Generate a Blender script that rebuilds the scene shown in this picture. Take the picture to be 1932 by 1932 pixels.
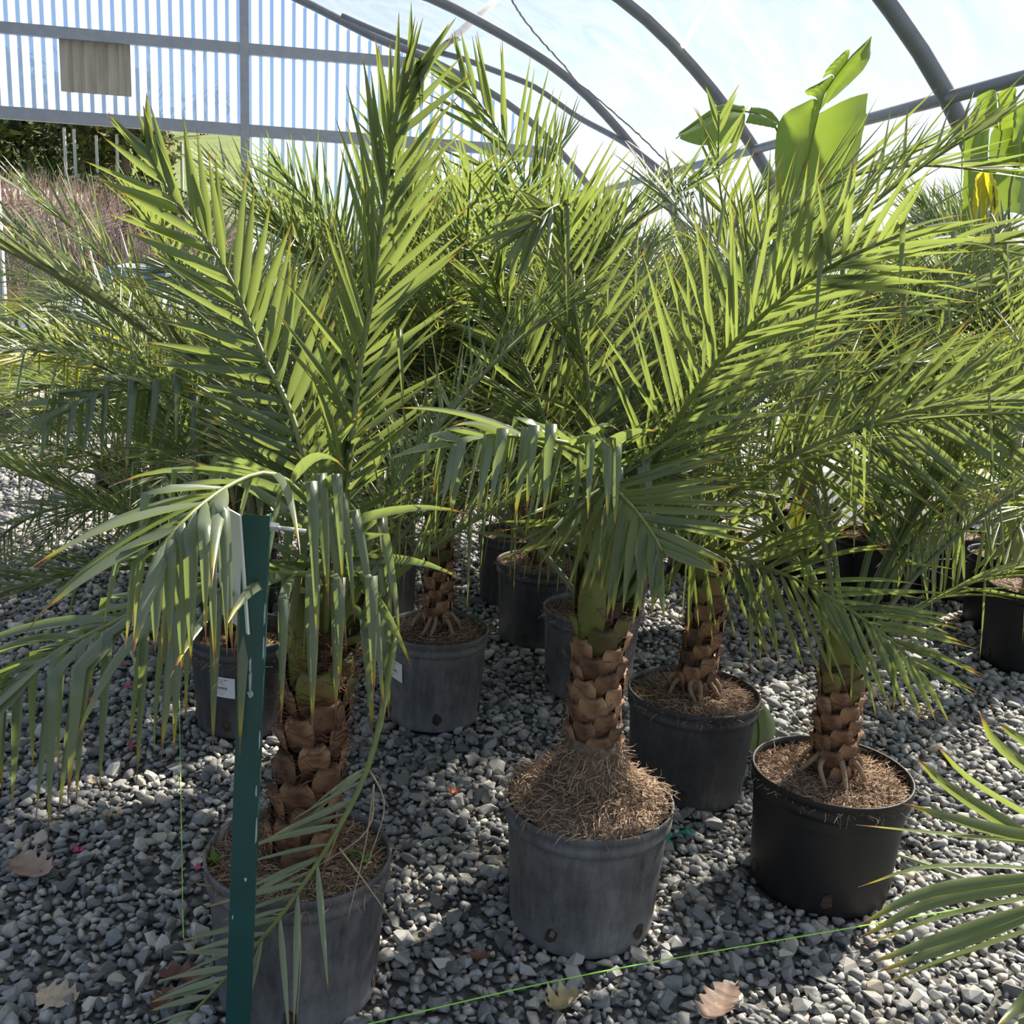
import bpy, math, random
import numpy as np
from mathutils import Vector, Matrix, Quaternion
random.seed(7); RNG = np.random.default_rng(7)
for o in list(bpy.data.objects): bpy.data.objects.remove(o)
SC = bpy.context.scene; COL = SC.collection
# ------------------------------------------------------------------ camera
F = 1934.0; PITCH = math.radians(13.1); ROLL = math.radians(3.0); EYE = Vector((0, 0, 1.65))
FWD = Vector((0, math.cos(PITCH), -math.sin(PITCH))); UP0 = Vector((0, math.sin(PITCH), math.cos(PITCH))); R0 = Vector((1, 0, 0))
RIGHT = R0*math.cos(ROLL) + UP0*math.sin(ROLL); UP = -R0*math.sin(ROLL) + UP0*math.cos(ROLL)
cam = bpy.data.objects.new('camera', bpy.data.cameras.new('camera')); COL.objects.link(cam); SC.camera = cam
M = Matrix((RIGHT, UP, -FWD)).transposed().to_4x4(); M.translation = EYE; cam.matrix_world = M
cam.data.sensor_width = 36; cam.data.sensor_fit = 'HORIZONTAL'; cam.data.lens = 36*F/1932; cam.data.clip_start = .02; cam.data.clip_end = 500
# ------------------------------------------------------------------ light
SUN_AZ = math.radians(43); SUN_EL = math.radians(42)     # azimuth clockwise from +Y
SUND = Vector((math.sin(SUN_AZ)*math.cos(SUN_EL), math.cos(SUN_AZ)*math.cos(SUN_EL), math.sin(SUN_EL)))
w = bpy.data.worlds.new('sky'); SC.world = w; w.use_nodes = True
nt = w.node_tree; sky = nt.nodes.new('ShaderNodeTexSky'); sky.sky_type = 'NISHITA'; sky.sun_disc = False
sky.sun_elevation = SUN_EL; sky.sun_rotation = SUN_AZ; sky.air_density = 1.0; sky.dust_density = .4; sky.ozone_density = 1.5
bg = nt.nodes['Background']; bg.inputs['Strength'].default_value = .062
nt.links.new(sky.outputs[0], bg.inputs['Color'])
sun = bpy.data.objects.new('sun_offscreen', bpy.data.lights.new('sun_offscreen', 'SUN')); COL.objects.link(sun)
sun.data.energy = 8.8; sun.data.color = (1, .89, .72); sun.data.angle = math.radians(.8)
sun.rotation_euler = SUND.to_track_quat('Z', 'Y').to_euler(); sun.location = SUND*30
SC.view_settings.view_transform = 'Standard'; SC.view_settings.look = 'None'; SC.view_settings.gamma = 1
SC.cycles.max_bounces = 5; SC.cycles.diffuse_bounces = 3; SC.cycles.glossy_bounces = 2; SC.cycles.transmission_bounces = 3
SC.view_settings.use_curve_mapping = False; SC.view_settings.exposure = 1.2
# ------------------------------------------------------------------ helpers
def ray(x, y): return FWD + RIGHT*((x-966)/F) + UP*((966-y)/F)
def at(x, y, Y): d = ray(x, y); return EYE + d*(Y/d.y)
def atz(x, y, z=0.0): d = ray(x, y); return EYE + d*((z-1.65)/d.z)
def tag(o, label=None, cat=None, group=None, kind=None):
    if label: o['label'] = label
    if cat: o['category'] = cat
    if group: o['group'] = group
    if kind: o['kind'] = kind
    return o
def mesh(name, V, Fc, mat=None, col=None, smooth=False, uv=None):
    me = bpy.data.meshes.new(name); me.from_pydata([tuple(v) for v in V], [], Fc)
    if mat: me.materials.append(mat)
    if col is not None:
        a = me.color_attributes.new('Col', 'FLOAT_COLOR', 'POINT'); a.data.foreach_set('color', np.asarray(col, np.float32).ravel())
    if uv is not None:
        l = me.uv_layers.new(name='UVMap'); u = np.asarray(uv, np.float32)
        idx = np.empty(len(me.loops), np.int32); me.loops.foreach_get('vertex_index', idx); l.data.foreach_set('uv', u[idx].ravel())
    if smooth: me.polygons.foreach_set('use_smooth', [True]*len(me.polygons))
    return me
def link(name, me, parent=None, loc=None, kind=None):
    o = bpy.data.objects.new(name, me); COL.objects.link(o)
    if parent: o.parent = parent
    if loc is not None: o.location = loc
    if kind: o['kind'] = kind
    return o
def obj(name, V, Fc, mat, parent=None, col=None, smooth=False, kind=None, loc=None, uv=None):
    return link(name, mesh(name, V, Fc, mat, col, smooth, uv), parent, loc, kind)
def empty(name, loc, label=None, cat=None, group=None, kind=None):
    o = bpy.data.objects.new(name, None); COL.objects.link(o); o.location = loc; o.empty_display_size = .1
    return tag(o, label, cat, group, kind)
class MB:
    def __init__(s): s.V = []; s.F = []; s.C = []
    def add(s, V, Fc, c=None):
        b = len(s.V); s.V += [tuple(v) for v in V]; s.F += [tuple(i+b for i in f) for f in Fc]
        if c is not None: s.C += (c if isinstance(c, list) else [c]*len(V))
    def obj(s, name, mat, parent=None, smooth=False, kind=None, loc=None):
        return obj(name, s.V, s.F, mat, parent, s.C if s.C else None, smooth, kind, loc)
def tube(P, r, n=8, cap=True):
    P = [Vector(p) for p in P]; rs = r if isinstance(r, (list, tuple)) else [r]*len(P); V = []; Fc = []
    t0 = (P[1]-P[0]).normalized(); a = t0.orthogonal().normalized()
    for i, p in enumerate(P):
        t = (P[min(i+1, len(P)-1)]-P[max(i-1, 0)]).normalized(); a = (a - t*a.dot(t)).normalized(); b = t.cross(a)
        for k in range(n):
            q = 2*math.pi*k/n; V.append(p + (a*math.cos(q)+b*math.sin(q))*rs[i])
    for i in range(len(P)-1):
        for k in range(n): Fc.append((i*n+k, i*n+(k+1) % n, (i+1)*n+(k+1) % n, (i+1)*n+k))
    if cap: Fc.append(tuple(range(n))[::-1]); Fc.append(tuple((len(P)-1)*n+k for k in range(n)))
    return V, Fc
def boxv(c, ex, ey, ez):
    c = Vector(c); V = [c+ex*a+ey*b+ez*d for a in (-1, 1) for b in (-1, 1) for d in (-1, 1)]
    return V, [(0, 1, 3, 2), (4, 6, 7, 5), (0, 4, 5, 1), (2, 3, 7, 6), (0, 2, 6, 4), (1, 5, 7, 3)]
def lathe(prof, n=40, warp=None):
    V = []; Fc = []
    for (r, z) in prof:
        for k in range(n):
            a = 2*math.pi*k/n; rr = r*(1 + (warp(a, z) if warp else 0)); V.append((rr*math.cos(a), rr*math.sin(a), z))
    for i in range(len(prof)-1):
        for k in range(n): Fc.append((i*n+k, i*n+(k+1) % n, (i+1)*n+(k+1) % n, (i+1)*n+k))
    return V, Fc
def catmull(P, n):
    P = [Vector(p) for p in P]; Q = [P[0]*2-P[1]] + P + [P[-1]*2-P[-2]]
    L = [0]
    for i in range(len(P)-1): L.append(L[-1]+(P[i+1]-P[i]).length)
    out = []
    for k in range(n):
        s = L[-1]*k/(n-1); i = 0
        while i < len(P)-2 and s > L[i+1]: i += 1
        t = (s-L[i])/max(1e-9, L[i+1]-L[i]); a, b, c, d = Q[i:i+4]
        out.append(.5*((2*b)+(c-a)*t+(2*a-5*b+4*c-d)*t*t+(3*b-a-3*c+d)*t**3))
    return out, L[-1]
# ------------------------------------------------------------------ materials
def newmat(name):
    m = bpy.data.materials.new(name); m.use_nodes = True; n = m.node_tree
    p = n.nodes['Principled BSDF']; return m, n, p, n.nodes['Material Output']
def node(n, t, **kw):
    x = n.nodes.new(t)
    for k, v in kw.items():
        if k in x.inputs.keys(): x.inputs[k].default_value = v
        else: setattr(x, k, v)
    return x
def ramp(n, stops, fac=None):
    r = n.nodes.new('ShaderNodeValToRGB'); e = r.color_ramp.elements
    while len(e) < len(stops): e.new(.5)
    for i, (p, c) in enumerate(stops): e[i].position = p; e[i].color = (*c, 1)
    if fac is not None: n.links.new(fac, r.inputs[0])
    return r
def plain(name, c, rough=.6, metal=0, spec=.5, var=0., scale=20, bump=0., c2=None, detail=4, stretch=(1, 1, 1)):
    m, n, p, out = newmat(name); p.inputs['Roughness'].default_value = rough; p.inputs['Metallic'].default_value = metal; p.inputs['Specular IOR Level'].default_value = spec
    if c2 is None: c2 = tuple(v*(1-var) for v in c)
    tc = node(n, 'ShaderNodeTexCoord'); mp = node(n, 'ShaderNodeMapping'); mp.inputs['Scale'].default_value = stretch; n.links.new(tc.outputs['Object'], mp.inputs[0])
    ns = node(n, 'ShaderNodeTexNoise', Scale=scale, Detail=detail); n.links.new(mp.outputs[0], ns.inputs['Vector'])
    r = ramp(n, [(.3, c2), (.7, c)], ns.outputs[0]); n.links.new(r.outputs[0], p.inputs['Base Color'])
    if bump:
        b = node(n, 'ShaderNodeBump', Strength=bump, Distance=.01); n.links.new(ns.outputs[0], b.inputs['Height']); n.links.new(b.outputs[0], p.inputs['Normal'])
    return m
def island(name, stops, rough=.8, spec=.3, noise=0):
    m, n, p, out = newmat(name); g = node(n, 'ShaderNodeNewGeometry'); r = ramp(n, stops, g.outputs['Random Per Island'])
    p.inputs['Roughness'].default_value = rough; p.inputs['Specular IOR Level'].default_value = spec; n.links.new(r.outputs[0], p.inputs['Base Color']); return m
def leafmat(name, c1, c2, tr, tip, fac=.42, rough=.36, tips=True):
    m, n, p, out = newmat(name)
    at_ = node(n, 'ShaderNodeAttribute', attribute_name='Col'); sp = node(n, 'ShaderNodeSeparateColor'); n.links.new(at_.outputs['Color'], sp.inputs[0])
    mx = node(n, 'ShaderNodeMix', data_type='RGBA'); mx.inputs[6].default_value = (*c1, 1); mx.inputs[7].default_value = (*c2, 1); n.links.new(sp.outputs[1], mx.inputs[0])
    ad = node(n, 'ShaderNodeMath', operation='MULTIPLY_ADD'); n.links.new(sp.outputs[2], ad.inputs[0]); ad.inputs[1].default_value = .10; n.links.new(sp.outputs[0], ad.inputs[2])
    rf = ramp(n, [(.0, (0, 0, 0)), (.84, (0, 0, 0)), (.97, (1, 1, 1))], ad.outputs[0])
    rc = ramp(n, [(.0, (.34, .38, .02)), (.95, (.40, .36, .03)), (.99, (.36, .2, .04)), (1.0, (.22, .11, .05))], ad.outputs[0])
    m2 = node(n, 'ShaderNodeMix', data_type='RGBA'); n.links.new(rf.outputs[0], m2.inputs[0]); n.links.new(mx.outputs[2], m2.inputs[6]); n.links.new(rc.outputs[0], m2.inputs[7])
    n.links.new(m2.outputs[2], p.inputs['Base Color']); p.inputs['Roughness'].default_value = rough; p.inputs['Specular IOR Level'].default_value = .8
    m3 = node(n, 'ShaderNodeMix', data_type='RGBA'); n.links.new(rf.outputs[0], m3.inputs[0]); m3.inputs[6].default_value = (*tr, 1); n.links.new(rc.outputs[0], m3.inputs[7])
    t = node(n, 'ShaderNodeBsdfTranslucent'); n.links.new(m3.outputs[2], t.inputs[0])
    ms = node(n, 'ShaderNodeMixShader'); ms.inputs[0].default_value = fac; n.links.new(p.outputs[0], ms.inputs[1]); n.links.new(t.outputs[0], ms.inputs[2]); n.links.new(ms.outputs[0], out.inputs[0])
    return m
LEAF = leafmat('palm_leaf', (.07, .10, .048), (.105, .14, .058), (.36, .46, .095), None, .38, .32)
LEAFB = leafmat('palm_leaf_bluish', (.13, .165, .115), (.165, .20, .13), (.34, .45, .10), None, .33, .3)
LEAFY = leafmat('palm_leaf_yellowing', (.22, .28, .03), (.36, .34, .03), (.6, .62, .04), None, .5)
LEAFD = leafmat('palm_leaf_faded', (.22, .26, .15), (.27, .30, .18), (.32, .38, .14), None, .25, .5)
BANANA = leafmat('banana_leaf', (.12, .21, .035), (.15, .25, .04), (.30, .42, .04), None, .44, .42)
BANANAY = leafmat('banana_leaf_yellow', (.55, .5, .03), (.6, .5, .03), (.85, .75, .04), None, .5, .5)
RACHIS = plain('rachis_green', (.19, .23, .07), .45, var=.3, scale=30)
PETIOLE = plain('petiole_green', (.13, .19, .035), .5, c2=(.16, .13, .04), scale=14)
def bootmat(name, a, b_, c):
    m = plain(name, a, .65, c2=b_, scale=24, bump=.5); n = m.node_tree; p = n.nodes['Principled BSDF']; src = p.inputs['Base Color'].links[0].from_socket
    oi = node(n, 'ShaderNodeObjectInfo'); r = ramp(n, [(0, (.45, .42, .4)), (.5, (1, .92, .85)), (1, c)], oi.outputs['Random'])
    mx = node(n, 'ShaderNodeMix', data_type='RGBA', blend_type='MULTIPLY'); mx.inputs[0].default_value = 1; n.links.new(src, mx.inputs[6]); n.links.new(r.outputs[0], mx.inputs[7]); n.links.new(mx.outputs[2], p.inputs['Base Color']); return m
BOOT = bootmat('leaf_base_brown', (.34, .20, .115), (.10, .045, .028), (1.3, 1.3, 1.25))
BOOTG = bootmat('leaf_base_green', (.15, .19, .045), (.19, .095, .045), (1.1, 1.1, 1.1))
BARK = plain('trunk_bark', (.10, .055, .032), .9, c2=(.035, .018, .012), scale=40, bump=1.0)
FIBRE = island('trunk_fibre', [(0, (.055, .024, .014)), (.6, (.13, .06, .035)), (1, (.2, .1, .06))])
ROOT = island('root_fibre', [(0, (.15, .095, .065)), (.5, (.32, .22, .15)), (1, (.52, .40, .29))])
SOIL = plain('potting_soil', (.24, .165, .12), .95, c2=(.085, .055, .04), scale=60, bump=1.0)
STONE = None
def stonemat():
    m, n, p, out = newmat('crushed_stone'); g = node(n, 'ShaderNodeNewGeometry'); oi = node(n, 'ShaderNodeObjectInfo')
    ad = node(n, 'ShaderNodeMath', operation='ADD'); n.links.new(g.outputs['Random Per Island'], ad.inputs[0]); n.links.new(oi.outputs['Random'], ad.inputs[1])
    fr = node(n, 'ShaderNodeMath', operation='FRACT'); n.links.new(ad.outputs[0], fr.inputs[0])
    r = ramp(n, [(0, (.145, .148, .15)), (.3, (.255, .258, .26)), (.6, (.345, .345, .34)), (.85, (.45, .445, .43)), (.93, (.52, .45, .36)), (1, (.64, .62, .57))], fr.outputs[0])
    ns = node(n, 'ShaderNodeTexNoise', Scale=70, Detail=5); tc = node(n, 'ShaderNodeTexCoord'); n.links.new(tc.outputs['Object'], ns.inputs['Vector'])
    r2 = ramp(n, [(.3, (.72, .72, .72)), (.7, (1.15, 1.15, 1.15))], ns.outputs[0])
    mx = node(n, 'ShaderNodeMix', data_type='RGBA', blend_type='MULTIPLY'); mx.inputs[0].default_value = 1; n.links.new(r.outputs[0], mx.inputs[6]); n.links.new(r2.outputs[0], mx.inputs[7])
    n.links.new(mx.outputs[2], p.inputs['Base Color']); p.inputs['Roughness'].default_value = .75; p.inputs['Specular IOR Level'].default_value = .35
    b = node(n, 'ShaderNodeBump', Strength=.35, Distance=.004); n.links.new(ns.outputs[0], b.inputs['Height']); n.links.new(b.outputs[0], p.inputs['Normal']); return m
STONE = stonemat()
def potmat(name, c, dust, amt):
    m, n, p, out = newmat(name); tc = node(n, 'ShaderNodeTexCoord')
    n1 = node(n, 'ShaderNodeTexNoise', Scale=7, Detail=8, Roughness=.7); n.links.new(tc.outputs['Object'], n1.inputs['Vector'])
    mp = node(n, 'ShaderNodeMapping'); mp.inputs['Scale'].default_value = (14, 14, 3); n.links.new(tc.outputs['Object'], mp.inputs[0])
    n2 = node(n, 'ShaderNodeTexNoise', Scale=2.2, Detail=6, Roughness=.75); n.links.new(mp.outputs[0], n2.inputs['Vector'])
    sx = node(n, 'ShaderNodeSeparateXYZ'); n.links.new(tc.outputs['Object'], sx.inputs[0])
    low = node(n, 'ShaderNodeMapRange'); low.inputs[1].default_value = .10; low.inputs[2].default_value = .0; low.inputs[3].default_value = 0; low.inputs[4].default_value = .22; n.links.new(sx.outputs[2], low.inputs[0])
    mu = node(n, 'ShaderNodeMath', operation='MULTIPLY'); n.links.new(n1.outputs[0], mu.inputs[0]); n.links.new(n2.outputs[0], mu.inputs[1])
    ad = node(n, 'ShaderNodeMath', operation='ADD'); n.links.new(mu.outputs[0], ad.inputs[0]); n.links.new(low.outputs[0], ad.inputs[1])
    r = ramp(n, [(.12, c), (.34, tuple(a*(1-amt)+b*amt for a, b in zip(c, dust))), (.62, dust)], ad.outputs[0]); n.links.new(r.outputs[0], p.inputs['Base Color'])
    p.inputs['Roughness'].default_value = .5; p.inputs['Specular IOR Level'].default_value = .4
    b = node(n, 'ShaderNodeBump', Strength=.15, Distance=.004); n.links.new(n2.outputs[0], b.inputs['Height']); n.links.new(b.outputs[0], p.inputs['Normal']); return m
POTG = potmat('pot_grey_plastic', (.05, .05, .055), (.30, .29, .29), .45)
POTD = potmat('pot_dark_plastic', (.024, .025, .030), (.17, .16, .16), .28)
POTB = potmat('pot_black_plastic', (.008, .008, .010), (.03, .027, .025), .15)
HOLE = plain('drain_hole_soil', (.10, .06, .04), .95, c2=(.02, .014, .01), scale=60)
STEEL = plain('galvanised_steel', (.34, .37, .42), .45, .35, var=.15, scale=12)
STEELD = plain('hoop_steel', (.20, .22, .25), .5, .3, var=.15, scale=12)
WHITEP = plain('white_paint', (.8, .8, .8), .5)
TANPIPE = plain('tan_pipe', (.45, .42, .37), .5, var=.1)
def filmmat():
    m, n, p, out = newmat('greenhouse_film'); tr = node(n, 'ShaderNodeBsdfTransparent'); tr.inputs[0].default_value = (.88, .90, .93, 1)
    tl = node(n, 'ShaderNodeBsdfTranslucent'); tl.inputs[0].default_value = (.29, .32, .37, 1)
    tc = node(n, 'ShaderNodeTexCoord'); mp = node(n, 'ShaderNodeMapping'); mp.inputs['Scale'].default_value = (1.2, 1.2, 1.2); n.links.new(tc.outputs['Object'], mp.inputs[0])
    ns = node(n, 'ShaderNodeTexNoise', Scale=1.6, Detail=9, Roughness=.65, Distortion=1.2); n.links.new(mp.outputs[0], ns.inputs['Vector'])
    mr = node(n, 'ShaderNodeMapRange'); mr.inputs[1].default_value = .3; mr.inputs[2].default_value = .75; mr.inputs[3].default_value = .22; mr.inputs[4].default_value = .46; n.links.new(ns.outputs[0], mr.inputs[0])
    ms = node(n, 'ShaderNodeMixShader'); n.links.new(mr.outputs[0], ms.inputs[0]); n.links.new(tr.outputs[0], ms.inputs[1]); n.links.new(tl.outputs[0], ms.inputs[2])
    gl = node(n, 'ShaderNodeBsdfGlossy'); gl.inputs['Roughness'].default_value = .25; m2 = node(n, 'ShaderNodeMixShader'); m2.inputs[0].default_value = .04
    n.links.new(ms.outputs[0], m2.inputs[1]); n.links.new(gl.outputs[0], m2.inputs[2]); n.links.new(m2.outputs[0], out.inputs[0]); return m
FILM = filmmat()
def sheetmat(name, tint, ftr, fop=None):
    m, n, p, out = newmat(name); tr = node(n, 'ShaderNodeBsdfTransparent'); tr.inputs[0].default_value = (*tint, 1)
    tl = node(n, 'ShaderNodeBsdfTranslucent'); tl.inputs[0].default_value = (*tint, 1); gl = node(n, 'ShaderNodeBsdfGlossy'); gl.inputs['Roughness'].default_value = .3
    ms = node(n, 'ShaderNodeMixShader'); ms.inputs[0].default_value = ftr; n.links.new(tr.outputs[0], ms.inputs[1]); n.links.new(tl.outputs[0], ms.inputs[2])
    m2 = node(n, 'ShaderNodeMixShader'); m2.inputs[0].default_value = .1; n.links.new(ms.outputs[0], m2.inputs[1]); n.links.new(gl.outputs[0], m2.inputs[2]); n.links.new(m2.outputs[0], out.inputs[0]); return m
SHEET = sheetmat('corrugated_polycarbonate', (.50, .66, .90), .6)
PATCH = plain('aged_beige_sheet', (.46, .44, .37), .7, c2=(.33, .29, .22), scale=3, stretch=(6, 6, .5))
TAPE = sheetmat('film_crease', (.97, .98, 1.0), .9)
# ------------------------------------------------------------------ greenhouse shell
TH = math.radians(10.5); AX = Vector((-math.sin(TH), math.cos(TH), 0)); CR = Vector((math.cos(TH), math.sin(TH), 0)); S = 1.6; GK = S/1.15
HD = [3.2*S - 1.5*S*k for k in (3, 2, 1, 0)] + [4.75*S, 6.28*S]; WD = 7.8*S
half = [(-2.5, 3.98), (-1.9, 3.9), (-1.2, 3.73), (-.25, 3.41), (.3, 3.2), (.66, 3.10), (1.28, 2.83), (1.7, 2.51), (2.0, 2.18), (2.2, 1.82), (2.33, 1.4), (2.38, .95), (2.38, .22)]
half = [(u*S, 1.65+(z-1.65)*S) for u, z in half]; half[-1] = (half[-1][0], 0.0)
UR = half[0][0]; prof = [(2*UR-u, z) for u, z in half[:0:-1]] + half
pc, _ = catmull([Vector((u, z, 0)) for u, z in prof], 90); prof = [(p.x, max(0, p.y)) for p in pc]
def W(u, d, z): return CR*u + AX*d + Vector((0, 0, z))
def zprof(u):
    us = [p[0] for p in prof]; zs = [p[1] for p in prof]; return float(np.interp(u, us, zs)) if us[0] <= u <= us[-1] else -1
def off(k, e):
    a = Vector(prof[max(0, k-1)]); b = Vector(prof[min(len(prof)-1, k+1)]); t = (b-a).normalized(); return prof[k][0]-t.y*e, prof[k][1]+t.x*e
V = []; Fc = []; DS = np.linspace(HD[0]-.1, WD+.06, 40); NP = len(prof)
for d in DS:
    for k in range(NP):
        u, z = off(k, .036*GK); V.append(W(u, d, max(0, z)))
for i in range(len(DS)-1):
    for k in range(NP-1): Fc.append((i*NP+k, i*NP+k+1, (i+1)*NP+k+1, (i+1)*NP+k))
ceiling = tag(obj('ceiling', V, Fc, FILM, smooth=True), 'clear plastic film stretched over the steel hoops of the greenhouse', 'ceiling', kind='structure')
for d in HD + [WD-.02]:
    v, f = tube([W(u, d, z) for u, z in prof], .034*GK, 12); obj('hoop', v, f, STEELD, ceiling, smooth=True)
for uu in (1.93*S, -1.0*S, 2*UR-1.93*S):
    v, f = tube([W(uu, HD[0], zprof(uu)-.01), W(uu, WD, zprof(uu)-.01)], .024*GK, 10); obj('purlin', v, f, STEELD, ceiling, smooth=True)
def filmhit(x, y, dz=.0):
    r = ray(x, y); t = 1.0
    while t < 20:
        p = EYE + r*t; u = p.dot(CR); z = zprof(u)
        if p.z > z - dz: return p
        t += .01
    return EYE + r*t
bp, _ = catmull([filmhit(x, y, .05*GK) for x, y in [(645, 30), (720, 62), (790, 88), (870, 110), (925, 130), (1011, 165), (1090, 220), (1177, 268), (1260, 330)]], 30)
v, f = tube(bp, .022*GK, 8); obj('wind_brace', v, f, STEELD, ceiling, smooth=True)
q = [EYE + ray(x, y)*(8.3*GK/ray(x, y).dot(AX)) for x, y in ((948, -12), (770, 148))]
v, f = tube(q, .026*GK, 10); obj('strut', v, f, TANPIPE, ceiling, smooth=True)
wp, _ = catmull([filmhit(x, y, .03*GK) for x, y in [(960, -10), (985, 30), (1020, 75), (1060, 118), (1085, 150), (1112, 172), (1150, 205), (1190, 240), (1225, 272), (1262, 310)]], 60)
v, f = tube([p+Vector((0, 0, random.uniform(-.006, .006))) for p in wp], .007*GK, 6); obj('film_seam', v, f, STEELD, ceiling)
for pts in ([(1335, -20), (1370, 15), (1400, 62), (1425, 95), (1447, 130), (1470, 165), (1500, 205)], [(1345, -5), (1310, 50), (1275, 110), (1240, 170)]):
    tp, _ = catmull([filmhit(x, y, -.03*GK) for x, y in pts], 24); v, f = tube(tp, [(.004+.012*math.sin(math.pi*i/23))*GK for i in range(24)], 5); obj('film_crease', v, f, TAPE, ceiling)
# end wall
wall = empty('wall_back', W(-1, WD, 0), 'corrugated translucent greenhouse end wall with grey steel framing and open doorway', 'wall', kind='structure'); WL = wall.location.copy()
def wbox(name, u0, u1, z0, z1, d=WD, th=.035, mat=STEEL):
    v, f = boxv(W((u0+u1)/2, d, (z0+z1)/2)-WL, CR*(u1-u0)/2, AX*th, Vector((0, 0, (z1-z0)/2))); return obj(name, v, f, mat, wall)
ZB = 1.65+(2.525-1.65)*S; ZT = 1.65+(3.055-1.65)*S; UP1 = -.59*S; UPL = -2.25*S; UL = prof[0][0]
uT = max(u for u, z in prof if z >= ZT); uB = max(u for u, z in prof if z >= ZB)
g3, g4 = .035*GK, .042*GK
wbox('rail', 2*UR-uT, UP1-g3, ZT-g4, ZT+g4); wbox('rail', UP1+g3, uT, ZT-g4, ZT+g4)
wbox('rail', 2*UR-uB, UP1-g3, ZB-.046*GK, ZB+.046*GK); wbox('rail', UP1+g3, uB, ZB-.046*GK, ZB+.046*GK)
wbox('post', UP1-g3, UP1+g3, 0, zprof(UP1)-.03, WD-.005, .04); wbox('post', UPL-.14*GK, UPL+.02*GK, 0, ZB-.046*GK)
wbox('door_edge', UPL+.02*GK, UPL+.035*GK, 0, ZB-.05*GK, WD-.01, .04, WHITEP); wbox('crossbar', UPL-1.2*GK, UPL-.14*GK, 1.65+.21*GK, 1.65+.26*GK)
PER = .086*GK
def sheet(u0, u1, zlo, zhi, name='corrugated_panel', mat=SHEET, d=WD+.062, per=PER, amp=.02*GK):
    cols = []; n0 = math.floor(u0/per); u = n0*per
    while u < u1+per:
        for fr, h in ((0, 0), (.55, 0), (.66, 1), (.89, 1)):
            uu = u+fr*per
            if u0-1e-6 <= uu <= u1+1e-6: cols.append((uu, h*amp))
        u += per
    V = []; Fc = []
    for uu, h in cols:
        hi = min(zhi, zprof(uu)+.0); lo = min(zlo, hi)
        for z in (lo, (lo+hi)/2, hi): V.append(W(uu, d+h, z)-WL)
    for i in range(len(cols)-1):
        for k in range(2): Fc.append((i*3+k, (i+1)*3+k, (i+1)*3+k+1, i*3+k+1))
    return obj(name, V, Fc, mat, wall)
us = np.arange(math.floor(-7.9*GK/PER)*PER, 2.75*GK, PER*8)
for a in us:
    b = a+PER*8
    if zprof((a+b)/2) > ZB: sheet(max(a, UL), min(b, 2*UR-UL), ZB-.03, 9)
    if b <= UPL-.1 or a >= UP1-.0: sheet(a, b, .03, ZB-.03)
sheet(UPL-.6*GK, UPL-.1*GK, .03, ZB-.03); sheet(UP1+.0, us[us > UP1][0], .03, ZB-.03)
def wuz(x, y): r = ray(x, y); p = EYE + r*(WD/r.dot(AX)); return p.dot(CR), p.z
pu0, pz1 = wuz(108, 66); pu1, pz0 = wuz(253, 182)
sheet(pu0, pu1, pz0, pz1-.0, 'patch_panel', PATCH, WD+.045, PER, .012)
# ------------------------------------------------------------------ ground
POTS = [  # key, x, y, rim diameter, height, material
 ('P1', -.44, 2.075, .415, .35, POTG), ('P2', .235, 2.395, .43, .345, POTG), ('P3', .625, 3.14, .43, .345, POTD), ('P4', .925, 2.62, .435, .345, POTB),
 ('P5', -.258, 3.60, .395, .35, POTG), ('P6', -.935, 3.46, .38, .35, POTD), ('P7', .345, 3.93, .40, .35, POTG), ('P8', .148, 4.50, .41, .37, POTD),
 ('P9', .03, 5.05, .40, .36, POTD), ('P10', .50, 4.85, .40, .36, POTG), ('P11', -.62, 4.62, .40, .36, POTG), ('P12', -1.30, 4.70, .40, .36, POTB),
 ('R1', 2.45, 5.6, .44, .36, POTB), ('R2', 2.42, 4.5, .46, .38, POTB), ('R3', 2.0, 5.5, .42, .34, POTB),
 ('B1', -2.0, 5.7, .40, .36, POTB), ('B2', -.75, 5.9, .40, .36, POTB), ('B3', .55, 6.1, .40, .36, POTB), ('B4', 1.1, 5.78, .40, .36, POTB), ('B5', -1.55, 5.17, .40, .36, POTB),
 ('F1', 1.52, 1.62, .43, .35, POTB), ('N1', 1.72, 5.98, .46, .38, POTB), ('N2', 2.55, 5.06, .42, .38, POTB), ('L1', 0, 0, .32, .3, POTD)]
POTS = {k: [k, x, y, D, h, m] for k, x, y, D, h, m in POTS}
l1 = atz(8, 822); POTS['L1'][1:3] = [l1.x, l1.y]
floor = tag(obj('floor', [W(u, d, 0) for u, d in ((UL, -6), (-UL+2*UR, -6), (-UL+2*UR, WD+.1), (UL, WD+.1))], [(0, 1, 2, 3)], plain('gravel_bed', (.16, .155, .145), .95, c2=(.05, .05, .05), scale=55, bump=1.0)),
    'grey crushed stone gravel floor of the greenhouse', 'floor', kind='structure')
import bmesh
def hull(seed, sub=14):
    r = np.random.default_rng(seed); P = r.normal(size=(sub, 3)); P /= np.linalg.norm(P, axis=1)[:, None]; P *= np.array([1, r.uniform(.6, .9), r.uniform(.45, .7)])*r.uniform(.85, 1, (sub, 1))
    bm = bmesh.new()
    for p in P: bm.verts.new(p)
    res = bmesh.ops.convex_hull(bm, input=bm.verts); bmesh.ops.delete(bm, geom=[g for g in res['geom_interior'] if isinstance(g, bmesh.types.BMVert)], context='VERTS')
    bm.verts.ensure_lookup_table(); bm.verts.index_update(); V = np.array([v.co[:] for v in bm.verts]); T = np.array([[v.index for v in f.verts] for f in bm.faces if len(f.verts) == 3]); bm.free(); return V, T
HULLS = [hull(100+i, 13 if i % 3 else 16) for i in range(28)]
FAR = [hull(200+i, 8) for i in range(14)]
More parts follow.
